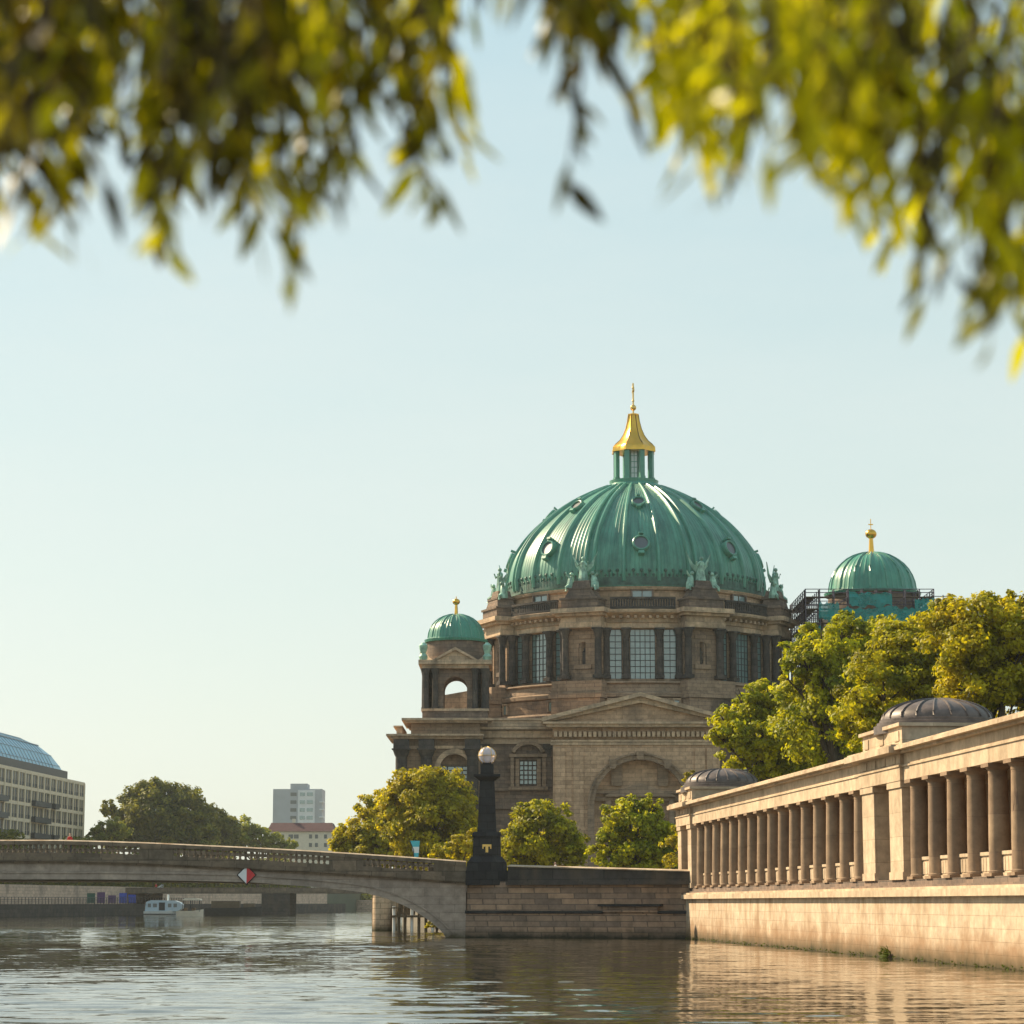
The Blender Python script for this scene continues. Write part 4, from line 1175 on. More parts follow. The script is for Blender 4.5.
# far land closing the river bend
sheet('ground', [(-60, 760), (-10, 740), (20, 800), (20, 1500), (-60, 1500)], 3.4, 'far_quay', 6)
big = 4500
mb = MB(); mb.box(-big, big, -400, 2*big, -6.2, -6)
struct(mb.build('river_bed', 'ground_soil', smooth=False))
m, nt, b = new_mat('water')
p = pos(nt)
b.inputs['Base Color'].default_value = (.028, .024, .010, 1); b.inputs['Roughness'].default_value = .045
b.inputs['IOR'].default_value = 1.7
def ncol(scale, detail, sc3):
    mp = nt.nodes.new('ShaderNodeMapping'); mp.inputs['Scale'].default_value = sc3; nt.links.new(p, mp.inputs[0])
    n = nt.nodes.new('ShaderNodeTexNoise'); n.inputs['Scale'].default_value = scale; n.inputs['Detail'].default_value = detail; n.inputs['Roughness'].default_value = .6
    nt.links.new(mp.outputs[0], n.inputs['Vector'])
    v = nt.nodes.new('ShaderNodeVectorMath'); v.operation = 'SUBTRACT'; v.inputs[1].default_value = (.5, .5, .5); nt.links.new(n.outputs['Color'], v.inputs[0]); return v.outputs[0]
def vm(op, a, b_):
    v = nt.nodes.new('ShaderNodeVectorMath'); v.operation = op
    for i_, q in enumerate((a, b_)):
        if isinstance(q, bpy.types.NodeSocket): nt.links.new(q, v.inputs[3 if (op == 'SCALE' and i_ == 1) else i_])
        else: v.inputs[i_].default_value = q
    return v.outputs[0]
spw = nt.nodes.new('ShaderNodeSeparateXYZ'); nt.links.new(p, spw.inputs[0])
far = ramp(nt, spw.outputs[1], 150, 260)
calm = ramp(nt, noise(nt, p, .03, 3, .5, (.25, 1, 1)), .4, .6)
amp = math_n(nt, 'ADD', .35, math_n(nt, 'MULTIPLY', math_n(nt, 'MULTIPLY', far, calm), .9))
sm = vm('ADD', vm('MULTIPLY', ncol(.9, 2, (.7, 1, 1)), (.20, .20, 0)), vm('MULTIPLY', ncol(5.0, 3, (.8, 1, 1)), (.30, .26, 0)))
sm = vm('SCALE', sm, amp)
gN = nt.nodes.new('ShaderNodeNewGeometry')
nv = vm('NORMALIZE', vm('ADD', sm, gN.outputs['Normal']), (0, 0, 0))
nt.links.new(nv, b.inputs['Normal'])
rw = np.random.default_rng(4)
ys = [44.0]
while ys[-1] < 262: ys.append(ys[-1]+.11+.0019*(ys[-1]-44))
ys = np.array(ys); xs2 = np.arange(-92, 26.01, .34)
GX, GY = np.meshgrid(xs2, ys)
Hh = np.zeros_like(GX)
for k in range(54):
    lam = 10**rw.uniform(math.log10(.55), math.log10(3.2)); th = math.pi/2+rw.normal(0, .45)+.15
    kx, ky = .6*math.cos(th)*2*math.pi/lam, math.sin(th)*2*math.pi/lam
    slope = .0108*(lam/1.5)**-.3
    ph = rw.uniform(0, 6.28)
    Hh += slope/(2*math.pi/lam)*np.sin(kx*GX+ky*GY+ph+.6*np.sin(.11*GX+.07*GY+ph*2))
gust = .75+.32*np.sin(.045*GX+.021*GY+1)*np.sin(.035*GY-.02*GX)+.25*np.sin(.09*GY+.013*GX+2.2)
edge = np.clip((GX+92)/6, 0, 1)*np.clip((26-GX)/1.5, 0, 1)*np.clip((GY-44)/1.0, 0, 1)*np.clip((ys[-1]-GY)/30, 0, 1)
Hh *= np.clip(gust, .25, 1.4)*edge*(1-.5*np.clip((GX+.055*GY*0+5)/9, 0, 1))
nr, ncq = GX.shape
me = bpy.data.meshes.new('water')
vv = np.stack([GX, GY, Hh], -1).reshape(-1, 3)
x0w, x1w, y0w, y1w = xs2[0], xs2[-1], ys[0], ys[-1]
extra = np.array([(-big, -400, 0), (big, -400, 0), (big, 2*big, 0), (-big, 2*big, 0), (x0w, -400, 0), (x0w, 2*big, 0), (x1w, -400, 0), (x1w, 2*big, 0)], float)
e0 = len(vv); vv = np.concatenate([vv, extra])
ii = (np.arange(nr-1)[:, None]*ncq+np.arange(ncq-1)[None, :]).reshape(-1)
fq = np.stack([ii, ii+1, ii+ncq+1, ii+ncq], -1).tolist()
c00, c10, c01, c11 = 0, ncq-1, (nr-1)*ncq, nr*ncq-1
fq += [[e0+0, e0+4, e0+5, e0+3], [e0+6, e0+1, e0+2, e0+7], [e0+4, e0+6, c10, c00], [c01, c11, e0+7, e0+5]]
me.from_pydata(vv.tolist(), [], fq); me.materials.append(MT['water']); me.polygons.foreach_set('use_smooth', [True]*(len(fq)-4)+[False]*4); me.update()
wo = bpy.data.objects.new('water', me); COL.objects.link(wo); WM[wo] = I4; struct(wo)
# driftwood scrap
q = W(566, 982, 1); dd = -CAMZ/((q.z-CAMZ)/1.0)
q = W(566, 982, dd)
mb = MB(); mb.tube([(q.x-.25, dd, .01), (q.x-.1, dd+.03, .018), (q.x+.12, dd, .016), (q.x+.26, dd-.04, .01)], [.008, .014, .012, .006], 6)
tag(mb.build('driftwood', 'cream_paint'), 'small pale piece of driftwood floating on the dark water', 'driftwood')

# ------------------------------------------------------------------ pier behind the bridge, landing stage
PYp = 224.0
mb = MB(); cxp = XO(383, 900, PYp)
mb.box(cxp-1.0, cxp+.9, PYp, PYp+9, -2, 3.2); mb.box(cxp-1.15, cxp+1.05, PYp-.12, PYp+9.1, 3.202, 3.6)
mb.cyl(cxp-.05, PYp, .9, -2, 3.19, 14)
tag(mb.build('stone_pier', 'pier_stone'), 'pale weathered stone pier in the water seen through the bridge arch', 'pier')
ls = empty('landing_stage', (XO(415, 920, 222), 222, 0), 'dark timber landing stage with posts under the bridge arch', 'landing stage')
for i, px in enumerate((394, 399, 405, 412, 419, 426, 433)):
    x = XO(px, 910, 222); mb = MB(); mb.tube([(x, 222, -2), (x, 222, 2.2+.6*(i % 3))], .14, 8)
    mb.build('post', 'timber' if i % 3 else 'white_paint', ls)
mb = MB(); mb.box(XO(392, 910, 222), XO(438, 910, 222), 221.6, 224, 1.2, 1.4); mb.box(XO(392, 910, 222), XO(438, 910, 222), 221.7, 221.85, 2.0, 2.12)
mb.box(XO(396, 910, 222), XO(414, 910, 222), 223, 225, 1.42, 2.5)
mb.build('deck', 'timber', ls)

# ------------------------------------------------------------------ far second bridge
fb = empty('road_bridge', (XO(320, 900, 520), 520, 0), 'dark flat second bridge far behind the arch bridge', 'bridge')
mb = MB(); mb.box(LB(520)-8, -12, 515, 535, ZO(893.3, 515), ZO(887.5, 515)); mb.build('deck', 'parapet_stone', fb)
mb = MB(); mb.box(XO(262, 900, 515), XO(290, 900, 515), 514, 530, -2, ZO(893.4, 515)); mb.build('abutment', 'dark_parapet', fb)
mb = MB()
for i in range(30):
    x = LB(520)+i*1.9
    mb.tube([(x, 515, ZO(887.5, 515)), (x, 515, ZO(887.5, 515)+1.1)], .05, 4)
mb.tube([(LB(520), 515, ZO(887.5, 515)+1.1), (-12, 515, ZO(887.5, 515)+1.1)], .05, 4)
mb.build('railing', 'dark_metal', fb)

# ------------------------------------------------------------------ left embankment wall
def lwall(name, label, off, z0, z1, th, mat, Ys=(300, 690)):
    mb = MB(); a = (LB(Ys[0])+off, Ys[0]); b_ = (LB(Ys[1])+off, Ys[1])
    mb.prism_z([a, b_, (b_[0]-th, b_[1]), (a[0]-th, a[1])], z0, z1)
    return tag(mb.build(name, mat, smooth=False), label, 'wall')
lwall('lower_quay_wall', 'dark low quay wall at the water along the far left bank', .25, -2, 2.3, .6, 'dark_parapet')
lwall('retaining_wall', 'pale retaining wall behind the promenade on the far left bank', -5, 2.16, 5.9, .5, 'far_quay')
rl = empty('promenade_railing', (LB(440)-.1, 440, 2.3), 'dark metal railing along the far left promenade', 'railing')
mb = MB(); 
Yr = [400+1.7*i for i in range(90)]
for Y in Yr: mb.tube([(LB(Y)-.05, Y, 2.3), (LB(Y)-.05, Y, 3.55)], .06, 4)
mb.build('posts', 'dark_metal', rl)
mb = MB()
for z in (2.7, 3.1, 3.55): mb.tube([(LB(400)-.05, 400, z), (LB(552)-.05, 552, z)], .045, 4)
mb.build('rail', 'dark_metal', rl)
Yp = 485
for px, mt, hh, lab in ((91, 'panel_green', 2.3, 'dark green panel standing leftmost in the row on the far promenade'), (101, 'panel_purple', 2.5, 'dark purple panel standing second from left on the far promenade'),
                        (112, 'panel_purple', 1.9, 'short purple panel standing in the middle of the promenade row'), (123, 'panel_blue', 2.4, 'bright blue panel standing fourth from left on the far promenade'),
                        (132, 'panel_blue', 2.1, 'lower blue panel standing rightmost in the row on the far promenade')):
    Y = 434+(px+90.6*0)*0; 
    Y = 40.0
    # solve for the point on the promenade line seen at px
    k = (px-512)/2431.0; Y = (-90.6-.1685*434-2.5)/(k-.1685)
    x = k*Y
    e_ = empty('display_panel', (x, Y, 2.15), lab, 'panel', 'panels on the far promenade')
    mb = MB(); mb.box(x-.8, x+.8, Y-.06, Y+.06, 2.5, 2.15+hh); mb.build('board', mt, e_)
    mb = MB(); mb.box(x-.7, x-.6, Y-.05, Y+.05, 2.15, 2.499); mb.box(x+.6, x+.7, Y-.05, Y+.05, 2.15, 2.499); mb.build('legs', 'dark_metal', e_)
# stair up to the street
k = (150-512)/2431.0; Ys_ = (-90.6-.1685*434-4)/(k-.1685)
xa_s, xb_s = XO(141, 900, Ys_), XO(162, 900, Ys_)
st = empty('stairway', ((xa_s+xb_s)/2, Ys_, 2.15), 'pale outdoor stairway with railings rising from the far promenade behind the boats', 'stairs')
mb = MB()
for i in range(16):
    x0 = xa_s+(xb_s-xa_s)*i/16; x1 = xa_s+(xb_s-xa_s)*(i+1)/16; mb.box(x0, x1, Ys_-1, Ys_+1, 2.15+.0, 2.15+(i+1)*.2)
mb.build('steps', 'far_quay', st)
mb = MB()
for yy in (Ys_-1, Ys_+1):
    for dz in (.5, 1.0): mb.tube([(xa_s, yy, 2.3+dz), (xb_s, yy, 5.4+dz)], .07, 5)
    for i in range(5): 
        x = xa_s+(xb_s-xa_s)*i/4; mb.tube([(x, yy, 2.2+3.2*i/4), (x, yy, 3.3+3.2*i/4)], .05, 4)
mb.build('handrail', 'white_paint', st)
person('tiny person in red at the head of the far stairway', XO(156, 890, Ys_), Ys_, 5.0, 'shirt_red', R(40))

# ------------------------------------------------------------------ boats
BTY = 466.0
def bx(px): return XO(px, 905, BTY)
def bz(py): return ZO(py, BTY)
b1 = empty('cabin_boat', (bx(163), BTY, 0), 'white houseboat with a rounded pale blue cabin moored on the far left bank', 'boat')
def hull(mb, xa, xb, y, hw, z1, bow=1, m=0):
    n = 10; L = xb-xa; vs = []; 
    for i in range(n+1):
        t = i/n; x = xa+L*t
        w_ = hw*(1-max(0, (t-.65)/.35)**2*.92) if bow > 0 else hw*(1-max(0, (.35-t)/.35)**2*.92)
        up = (max(0, t-.6)*.8) if bow > 0 else (max(0, .4-t)*.8)
        vs += [(x, y-w_, z1+up), (x, y-w_*.8, -.2), (x, y+w_*.8, -.2), (x, y+w_, z1+up)]
    fs = [(0, 1, 2, 3)]+[(n*4+3, n*4+2, n*4+1, n*4)]
    for i in range(n):
        for k in range(4):
            q = (k+1) % 4; fs.append((i*4+k, (i+1)*4+k, (i+1)*4+q, i*4+q))
    mb.add(vs, fs, m)
mb = MB(); hull(mb, bx(145), bx(180), BTY, 1.7, .95); mb.box(bx(145), bx(177), BTY-1.72, BTY-1.6, .30, .48, 1); mb.build('hull', ['white_paint', 'black_rubber'], b1)
mb = MB()
for i in range(8):
    t0, t1 = math.pi*(1-i/8), math.pi*(1-(i+1)/8)
xa1, xb1 = bx(146), bx(184)
P_ = [(xa1, .96), (xb1-1.0, .96), (xb1-.2, 1.5), (xb1-.1, 2.1), (xb1-.6, 2.6), (xb1-1.6, 2.95), (xa1+1.2, 3.05), (xa1+.2, 2.7)]
mb.prism_y(P_, BTY-1.4, BTY+1.4); cab = mb.build('cabin', 'boat_blue', b1)
for (a, b_) in ((160, 166),): 
    mb = MB(); mb.box(bx(a), bx(b_), BTY-1.44, BTY-1.401, 1.1, 2.6); mb.build('door', 'dark_metal', cab)
for (a, b_) in ((149, 152), (154, 158), (169, 172.5), (174.5, 178)):
    mb = MB(); mb.box(bx(a), bx(b_), BTY-1.44, BTY-1.401, 1.7, 2.4); mb.build('window', 'dark_glass', cab)
mb = MB(); mb.cyl(bx(168), BTY, .22, 3.0, 4.1, 8); mb.build('funnel', 'white_paint', b1)
b2 = empty('open_boat', (bx(192), BTY-2, 0), 'cream open motorboat with a canopy frame beside the white houseboat', 'boat')
mb = MB(); hull(mb, bx(179), bx(205), BTY-2.2, 1.2, 1.0, 1); mb.build('hull', 'cream_paint', b2)
mb = MB()
for px in (185, 193, 202):
    for yy in (-3.2, -1.2): mb = MB(); mb.tube([(bx(px), BTY+yy, .9), (bx(px), BTY+yy, 3.0)], .06, 5); mb.build('canopy_post', 'dark_metal', b2)
mb = MB(); mb.prism_y([(bx(184), 3.0), (bx(203), 3.0), (bx(202.5), 3.25), (bx(198), 3.4), (bx(187), 3.4)], BTY-3.3, BTY-1.1); mb.build('canopy', 'cream_paint', b2)
mb = MB(); mb.box(bx(186), bx(189), BTY-2.9, BTY-1.5, 1.0, 1.6); mb.box(bx(194), bx(197), BTY-2.9, BTY-1.5, 1.0, 1.6); mb.build('seat', 'timber', b2)
b3 = empty('dark_barge', (XO(235, 905, 505), 505, 0), 'long dark barge moored right of the two pale boats', 'boat')
mb = MB(); hull(mb, XO(206, 905, 505), XO(262, 905, 505), 505, 2, 1.5); mb.build('hull', 'dark_metal', b3)
mb = MB(); mb.box(XO(212, 905, 505), XO(240, 905, 505), 503.7, 506.3, 1.5, 2.9); mb.box(XO(244, 905, 505), XO(255, 905, 505), 504, 506, 1.5, 2.4); mb.build('cabin', 'timber', b3)

# ------------------------------------------------------------------ left buildings
Y1, Y2 = 480.0, 554.0
A1 = Vector((XO(0, 770, Y1), Y1, 0)); A2 = Vector((XO(84.5, 790, Y2), Y2, 0))
dv = (A2-A1); FB_ang = math.atan2(dv.y, dv.x); dl = dv.length
FB = T(A1.x, A1.y) @ RZ(FB_ang)      # local x along the facade away, local -y toward the river
zt1 = ZO(766, Y1)
hb = empty('river_hotel', tuple(FB @ Vector((dl/2, 8, 5.4))), 'cream riverside building with dark balconies and a curved blue glass roof', 'building', None, FB_ang)
x00 = -50
mb = MB(FB); mb.box(x00, dl, .35, 18, 5, zt1)
mb.box(dl-.6, dl, .0, .348, 5, zt1)
nst_ = 7; sh = (zt1-6.0)/nst_
nb = int((dl-x00)/5.2); bw = (dl-x00)/nb
for i in range(nb+1):
    x = x00+i*bw; mb.box(x-.4, x+.4, -.1, .349, 5, zt1-.002)
for j in range(nst_+1):
    z = 6.0+j*sh; mb.box(x00-.4, dl+.4, -.02, .347, z-.35, min(z+.35, zt1-.001) if j < nst_ else zt1+.35)
mb.build('wall', 'cream_facade', hb)
w0 = None
ii = 0
for i in range(nb):
    for j in range(nst_):
        x = x00+i*bw; z = 6+j*sh
        if x < -12: continue
        if w0 is None:
            mb = MB(FB); mb.box(x+.45, x+bw*.5-.1, .2, .33, z+.4, z+sh-.4, 0); mb.box(x+bw*.5+.1, x+bw-.45, .2, .33, z+.4, z+sh-.4, 0); mb.box(x+bw*.5-.09, x+bw*.5+.09, .05, .34, z+.4, z+sh-.4, 1)
            mb.box(x+.45, x+bw-.45, .1, .19, z+.5, z+1.2, 2)
            w0 = mb.build('window', ['dark_glass', 'cream_facade', 'balcony_dark'], hb); o0 = (x, z)
        else: copy_to(w0, FB @ T(x-o0[0], 0, z-o0[1]) @ FB.inverted() @ WM[w0], hb)
bq = None
for (i0, i1) in ((8, 10), (14, 16.6), (17.2, 17.9)):
    for j in range(1, 6):
        xa_, xb2 = x00+i0*bw, x00+i1*bw
        if i0 > 17 and j in (2, 4): continue
        mb = MB(FB); z = 6+j*sh; mb.box(xa_, xb2, -1.0, -.12, z-.15, z+.0); mb.box(xa_, xb2, -1.0, -.94, z+.001, z+.95); mb.box(xa_, xa_+.06, -.93, -.12, z+.001, z+.95); mb.box(xb2-.06, xb2, -.93, -.12, z+.001, z+.95)
        mb.build('balcony', 'balcony_dark', hb)
# curved glass roof, profile across the building (local y), extruded along x, hipped at the far end
mb = MB(FB)
hR = ZO(722, Y1)-zt1
pf = [(.8, 0), (1.0, hR*.12), (1.6, hR*.3), (2.8, hR*.55), (4.8, hR*.78), (7.5, hR*.93), (10.5, hR), (17, hR*.9)]
xe = [dl*.80-7.0*0]*8
endx = [dl*q for q in (.79, .785, .76, .715, .66, .60, .54, .54)]
vs = []
for (yy, zz), ex in zip(pf, endx): vs += [(x00, yy, zt1+.352+zz), (ex, yy, zt1+.352+zz)]
vs += [(x00, 17, zt1+.352), (endx[0], 17, zt1+.352)]
fs = []
for i in range(7): fs.append((i*2, i*2+1, i*2+3, i*2+2))
fs.append((14, 15, 17, 16)); fs.append((0, 2, 4, 6, 8, 10, 12, 14, 16)); fs.append((1, 17, 15, 13, 11, 9, 7, 5, 3)); fs.append((0, 16, 17, 1))
mb.add(vs, fs)
rf = mb.build('roof', 'roof_glass', hb, smooth=False)
mb = MB(FB)
for i in range(34):
    x = x00+i*3.0
    pts = [(min(x, ex), yy-.05, zt1+.40+zz) for (yy, zz), ex in zip(pf, endx) if x <= ex]
    if len(pts) > 1: mb.tube(pts, .05, 4)
for k in (1, 2, 3, 4, 5): mb.tube([(x00, pf[k][0]-.05, zt1+.4+pf[k][1]), (endx[k], pf[k][0]-.05, zt1+.4+pf[k][1])], .05 if k != 4 else .16, 4)
mb.build('glazing_bar', 'tower_grey', rf)
mb = MB(FB); mb.box(x00, dl*.80, .5, 1.2, zt1+.353, zt1+2.1); mb.build('gutter_band', 'dark_metal', hb)

HY = 950.0
tb = empty('tower_block', (XO(298, 800, HY), HY+8, 3), 'pale grey high-rise slab block far beyond the trees', 'building')
def hx(px): return XO(px, 800, HY)
mb = MB(); mb.box(hx(273), hx(322), HY, HY+16, 3, ZO(789, HY)); mb.box(hx(290), hx(307), HY+1, HY+12, ZO(789, HY), ZO(783.5, HY))
mb.build('wall', 'tower_grey', tb)
mb = MB(); mb.box(hx(298), hx(315), HY-.4, HY-.01, 20, ZO(790, HY)); 
for j in range(11): mb.box(hx(319.5), hx(323.5), HY-.6, HY+6, 12+j*2.95, 12.5+j*2.95)
mb.build('balcony_column', 'tower_pale', tb)
w0 = None
for j in range(16):
    z = ZO(792, HY)-j*3.05
    for (a, b_, mt) in ((290.5, 296.5, 'dark_glass'), (300, 305, 'window_glass'), (307, 313, 'window_glass')):
        mb = MB(); yy = HY-.05 if a < 297 else HY-.45
        mb.box(hx(a), hx(b_), yy-.1, yy+.04, z-1.6, z-.2); mb.build('window', mt, tb)
LY = 720.0
def lx(px): return XO(px, 840, LY)
lh = empty('town_house', (lx(300), LY+6, 3), 'low cream building with a dark red roof in front of the grey tower block', 'building')
mb = MB(); mb.box(lx(268), lx(333), LY, LY+14, 3, ZO(831.5, LY)); mb.build('wall', 'plaster', lh)
mb = MB(); z0, z1 = ZO(831.4, LY), ZO(822.5, LY)
mb.add([(lx(267), LY-.6, z0), (lx(335), LY-.6, z0), (lx(335), LY+14.6, z0), (lx(267), LY+14.6, z0), (lx(270), LY+3, z1), (lx(331), LY+3, z1), (lx(331), LY+11, z1), (lx(270), LY+11, z1)],
       [(0, 3, 2, 1), (4, 5, 6, 7), (0, 1, 5, 4), (1, 2, 6, 5), (2, 3, 7, 6), (3, 0, 4, 7)])
r_ = mb.build('roof', 'red_roof', lh)
mb = MB(); mb.box(lx(291), lx(294), LY+3, LY+4.5, z0+1, z1+1.2); mb.build('chimney', 'plaster', r_)
for (a, b_) in ((276, 279), (281, 284), (288.5, 293), (294, 298.5), (309, 312), (315, 318), (324, 327)):
    for (p, q) in ((834.5, 838.5), (843, 847)):
        mb = MB(); mb.box(lx(a), lx(b_), LY-.08, LY+.1, ZO(q, LY), ZO(p, LY)); mb.build('window', 'dark_glass', lh)

# ------------------------------------------------------------------ trees
def leaf_mesh(name, C, N, S, tint, mat, parent, rng, asp=.62, base=None, curl=.25):
    """C centres (n,3), N outward dirs, S sizes; each leaf is a bent rhombus of two triangles"""
    n = len(C)
    nn = N+rng.normal(0, .55, (n, 3)); nn /= np.linalg.norm(nn, axis=1)[:, None]
    a = np.cross(nn, rng.normal(0, 1, (n, 3))); a /= np.linalg.norm(a, axis=1)[:, None]
    b_ = np.cross(nn, a)
    S = S[:, None]
    v = np.empty((n, 4, 3))
    v[:, 0] = C-a*S*.5; v[:, 1] = C-b_*S*.5*asp+nn*S*curl*.5; v[:, 2] = C+a*S*.5; v[:, 3] = C+b_*S*.5*asp+nn*S*curl*.5
    base = np.array(base if base is not None else (C[:, 0].mean(), C[:, 1].mean(), C[:, 2].min()))
    v -= base
    me = bpy.data.meshes.new(name)
    me.vertices.add(n*4); me.vertices.foreach_set('co', v.reshape(-1))
    idx = np.arange(n)[:, None]*4+np.array([0, 1, 2, 0, 2, 3])[None, :]
    me.loops.add(n*6); me.loops.foreach_set('vertex_index', idx.reshape(-1).astype(np.int32))
    me.polygons.add(n*2); me.polygons.foreach_set('loop_start', np.arange(n*2, dtype=np.int32)*3)
    try: me.polygons.foreach_set('loop_total', np.full(n*2, 3, dtype=np.int32))
    except Exception: pass
    me.update(); me.validate()
    at = me.attributes.new('tint', 'FLOAT', 'FACE'); at.data.foreach_set('value', np.repeat(np.clip(tint, 0, 1), 2).astype(np.float32))
    me.materials.append(MT[mat])
    o = bpy.data.objects.new(name, me); COL.objects.link(o); place(o, T(*base), parent)
    return o
def tree(label, lobes, trunk, mat, seed, leaf=.4, dens=1.0, gz=3.3, name='broadleaf_tree', group=None, trunk_r=.35, sq=1.0):
    rng = np.random.default_rng(seed)
    px, Y = trunk
    X = XO(px, 850, Y)
    root = empty(name, (X, Y, gz), label, 'tree', group)
    Cs = []; Ns = []; Ti = []; Ss = []; cents = []
    for (cx, cy, r, Yo) in lobes:
        Yc_ = Y+Yo; c = np.array(W(cx, cy, Yc_)); rad = 1.07*r/2431*Yc_
        cents.append((c, rad))
        nc = int(34*dens*(rad/3.0)**1.35)+10
        # fibonacci-ish clump centres with jitter
        d = rng.normal(0, 1, (nc, 3)); d /= np.linalg.norm(d, axis=1)[:, None]
        rr = rad*rng.uniform(.5, .97, nc)[:, None]*np.where(rng.random(nc) < .15, 1.1, 1)[:, None]
        cc = c+d*rr*np.array([1, 1, .92*sq])
        cr = rad*rng.uniform(.17, .33, nc)
        for k in range(nc):
            m_ = int(26*dens*(cr[k]/leaf)**1.75)+12
            e = rng.normal(0, 1, (m_, 3)); e /= np.linalg.norm(e, axis=1)[:, None]
            q = cr[k]*rng.uniform(.45, 1.12, m_)[:, None]
            e2 = e.copy()
            Cs.append(cc[k]+e*q*np.array([1.1, 1.1, .75])); Ns.append(e*.7+d[k]*.5+np.array([0, 0, .35]))
            Ti.append(np.clip(rng.normal(.5, .2)+rng.normal(0, .16, m_), 0, 1)); Ss.append(leaf*rng.uniform(.6, 1.35, m_))
    C = np.concatenate(Cs); N = np.concatenate(Ns); t = np.concatenate(Ti); S = np.concatenate(Ss)
    keep = C[:, 2] > gz+.3
    leaf_mesh('crown', C[keep], N[keep], S[keep], t[keep], mat, root, rng)
    zt_ = sum(c[2] for c, r in cents)/len(cents)
    mb = MB(); mid = Vector((X, Y, gz+(zt_-gz)*.55))
    rs = random.Random(seed)
    mb.tube([(X, Y, gz-.3), (X+.05, Y, gz+.6), (X+.1, Y+.1, gz+(zt_-gz)*.3), mid], [trunk_r*1.35, trunk_r, trunk_r*.85, trunk_r*.7], 10)
    for c, r in cents:
        cv = Vector(c); m1 = mid.lerp(cv, .5)+Vector((rs.uniform(-.4, .4), rs.uniform(-.4, .4), .5))
        mb.tube([mid-Vector((0, 0, .5)), m1, cv], [trunk_r*.55, trunk_r*.35, trunk_r*.12], 6)
        for q in range(4):
            d = Vector((rs.uniform(-1, 1), rs.uniform(-1, 1), rs.uniform(-.2, 1))).normalized()
            mb.tube([m1.lerp(cv, .6), cv+d*r*.5, cv+d*r*.85], [trunk_r*.2, trunk_r*.12, trunk_r*.05], 4)
    mb.build('trunk', 'bark', root)
    return root
G_I = 'trees along the island quay'
tree('yellow green tree beside the obelisk, partly hiding the cathedral corner tower', [(430, 798, 36, 0), (455, 806, 24, 2), (404, 806, 26, 1), (436, 828, 30, -2), (410, 835, 28, 0), (462, 832, 20, 0), (425, 782, 19, 0), (448, 786, 19, 1), (408, 785, 17, 1), (392, 815, 22, 1), (468, 815, 14, 1), (420, 852, 18, 0), (445, 850, 18, 0)], (432, 262), 'leaf_gold', 11, .42, 1, group=G_I)
tree('yellow tree overhanging the river left of the obelisk, lowest and leftmost of the island trees', [(366, 828, 26, 0), (388, 818, 22, 2), (346, 840, 17, 0), (375, 846, 24, -1), (395, 842, 18, 0), (352, 848, 18, 1), (337, 846, 11, 1), (370, 806, 14, 0), (386, 800, 14, 2), (395, 856, 14, 0), (372, 860, 12, 0)], (385, 284), 'leaf_gold', 12, .42, 1, group=G_I)
tree('low golden bush right behind the bridge balustrade beside the obelisk base', [(462, 846, 16, 0), (448, 852, 13, 0), (474, 838, 9, 0), (437, 857, 9, 0)], (460, 232), 'leaf_gold', 13, .32, 1, name='bush', group=G_I, trunk_r=.15)
tree('round crowned tree just right of the obelisk in front of the cathedral', [(541, 835, 32, 0), (520, 828, 19, 0), (565, 838, 20, 0), (540, 815, 16, 0), (515, 845, 17, 0), (574, 850, 15, 0), (528, 813, 12, 0), (540, 856, 22, 0), (512, 858, 14, 0), (560, 818, 14, 1), (576, 862, 12, 0)], (540, 240), 'leaf_yellow', 14, .38, 1, group=G_I)
tree('bright green tree before the great blind arch of the cathedral', [(635, 832, 31, 0), (616, 820, 18, 0), (655, 828, 18, 0), (628, 806, 13, 0), (612, 843, 17, 0), (660, 848, 17, 0), (640, 855, 24, 0), (600, 852, 11, 0), (665, 838, 15, 0), (650, 808, 13, 0), (612, 860, 16, 0), (668, 860, 16, 0)], (636, 228), 'leaf_green', 15, .38, 1, group=G_I)
tree('small golden tree squeezed between the green tree and the colonnade end', [(682, 838, 15, 0), (676, 853, 16, 0), (694, 820, 12, 3), (700, 795, 16, 5), (690, 779, 8, 6)], (685, 214), 'leaf_gold', 16, .34, 1, group=G_I)
G_C = 'tall trees behind the colonnade'
tree('bright yellow green tree at the left end of the trees behind the colonnade', [(752, 738, 34, 0), (728, 726, 19, 0), (782, 715, 33, 2), (770, 758, 24, 0), (800, 745, 34, 1), (735, 752, 20, 0), (758, 708, 17, 0), (716, 735, 12, 0), (820, 705, 30, 2), (745, 705, 20, 0), (770, 700, 22, 1), (800, 760, 26, 0), (835, 735, 30, 1), (775, 775, 18, 0), (850, 760, 22, 3)], (775, 196), 'leaf_green', 17, .36, 1, group=G_C, trunk_r=.5)
tree('upright green tree behind the small pavilion dome, rising below the scaffolding', [(822, 655, 30, 0), (805, 665, 21, 0), (850, 640, 25, 2), (875, 637, 22, 3), (835, 690, 34, 0), (798, 682, 20, 1), (865, 670, 36, 3), (812, 640, 18, 2), (845, 625, 16, 3), (885, 628, 18, 3), (795, 648, 14, 1), (828, 728, 44, 2), (845, 700, 40, 3), (800, 712, 30, 4), (865, 740, 34, 3)], (838, 186), 'leaf_green', 18, .35, 1, group=G_C, trunk_r=.5)
tree('olive yellow tree behind the larger pavilion dome', [(880, 690, 40, 0), (920, 668, 42, 1), (905, 640, 30, 2), (860, 715, 30, 0), (935, 700, 38, 0), (895, 722, 26, 0), (938, 628, 28, 3), (870, 740, 26, 0), (900, 655, 32, 1), (955, 720, 26, 0)], (905, 160), 'leaf_yellow', 19, .31, 1, group=G_C, trunk_r=.45)
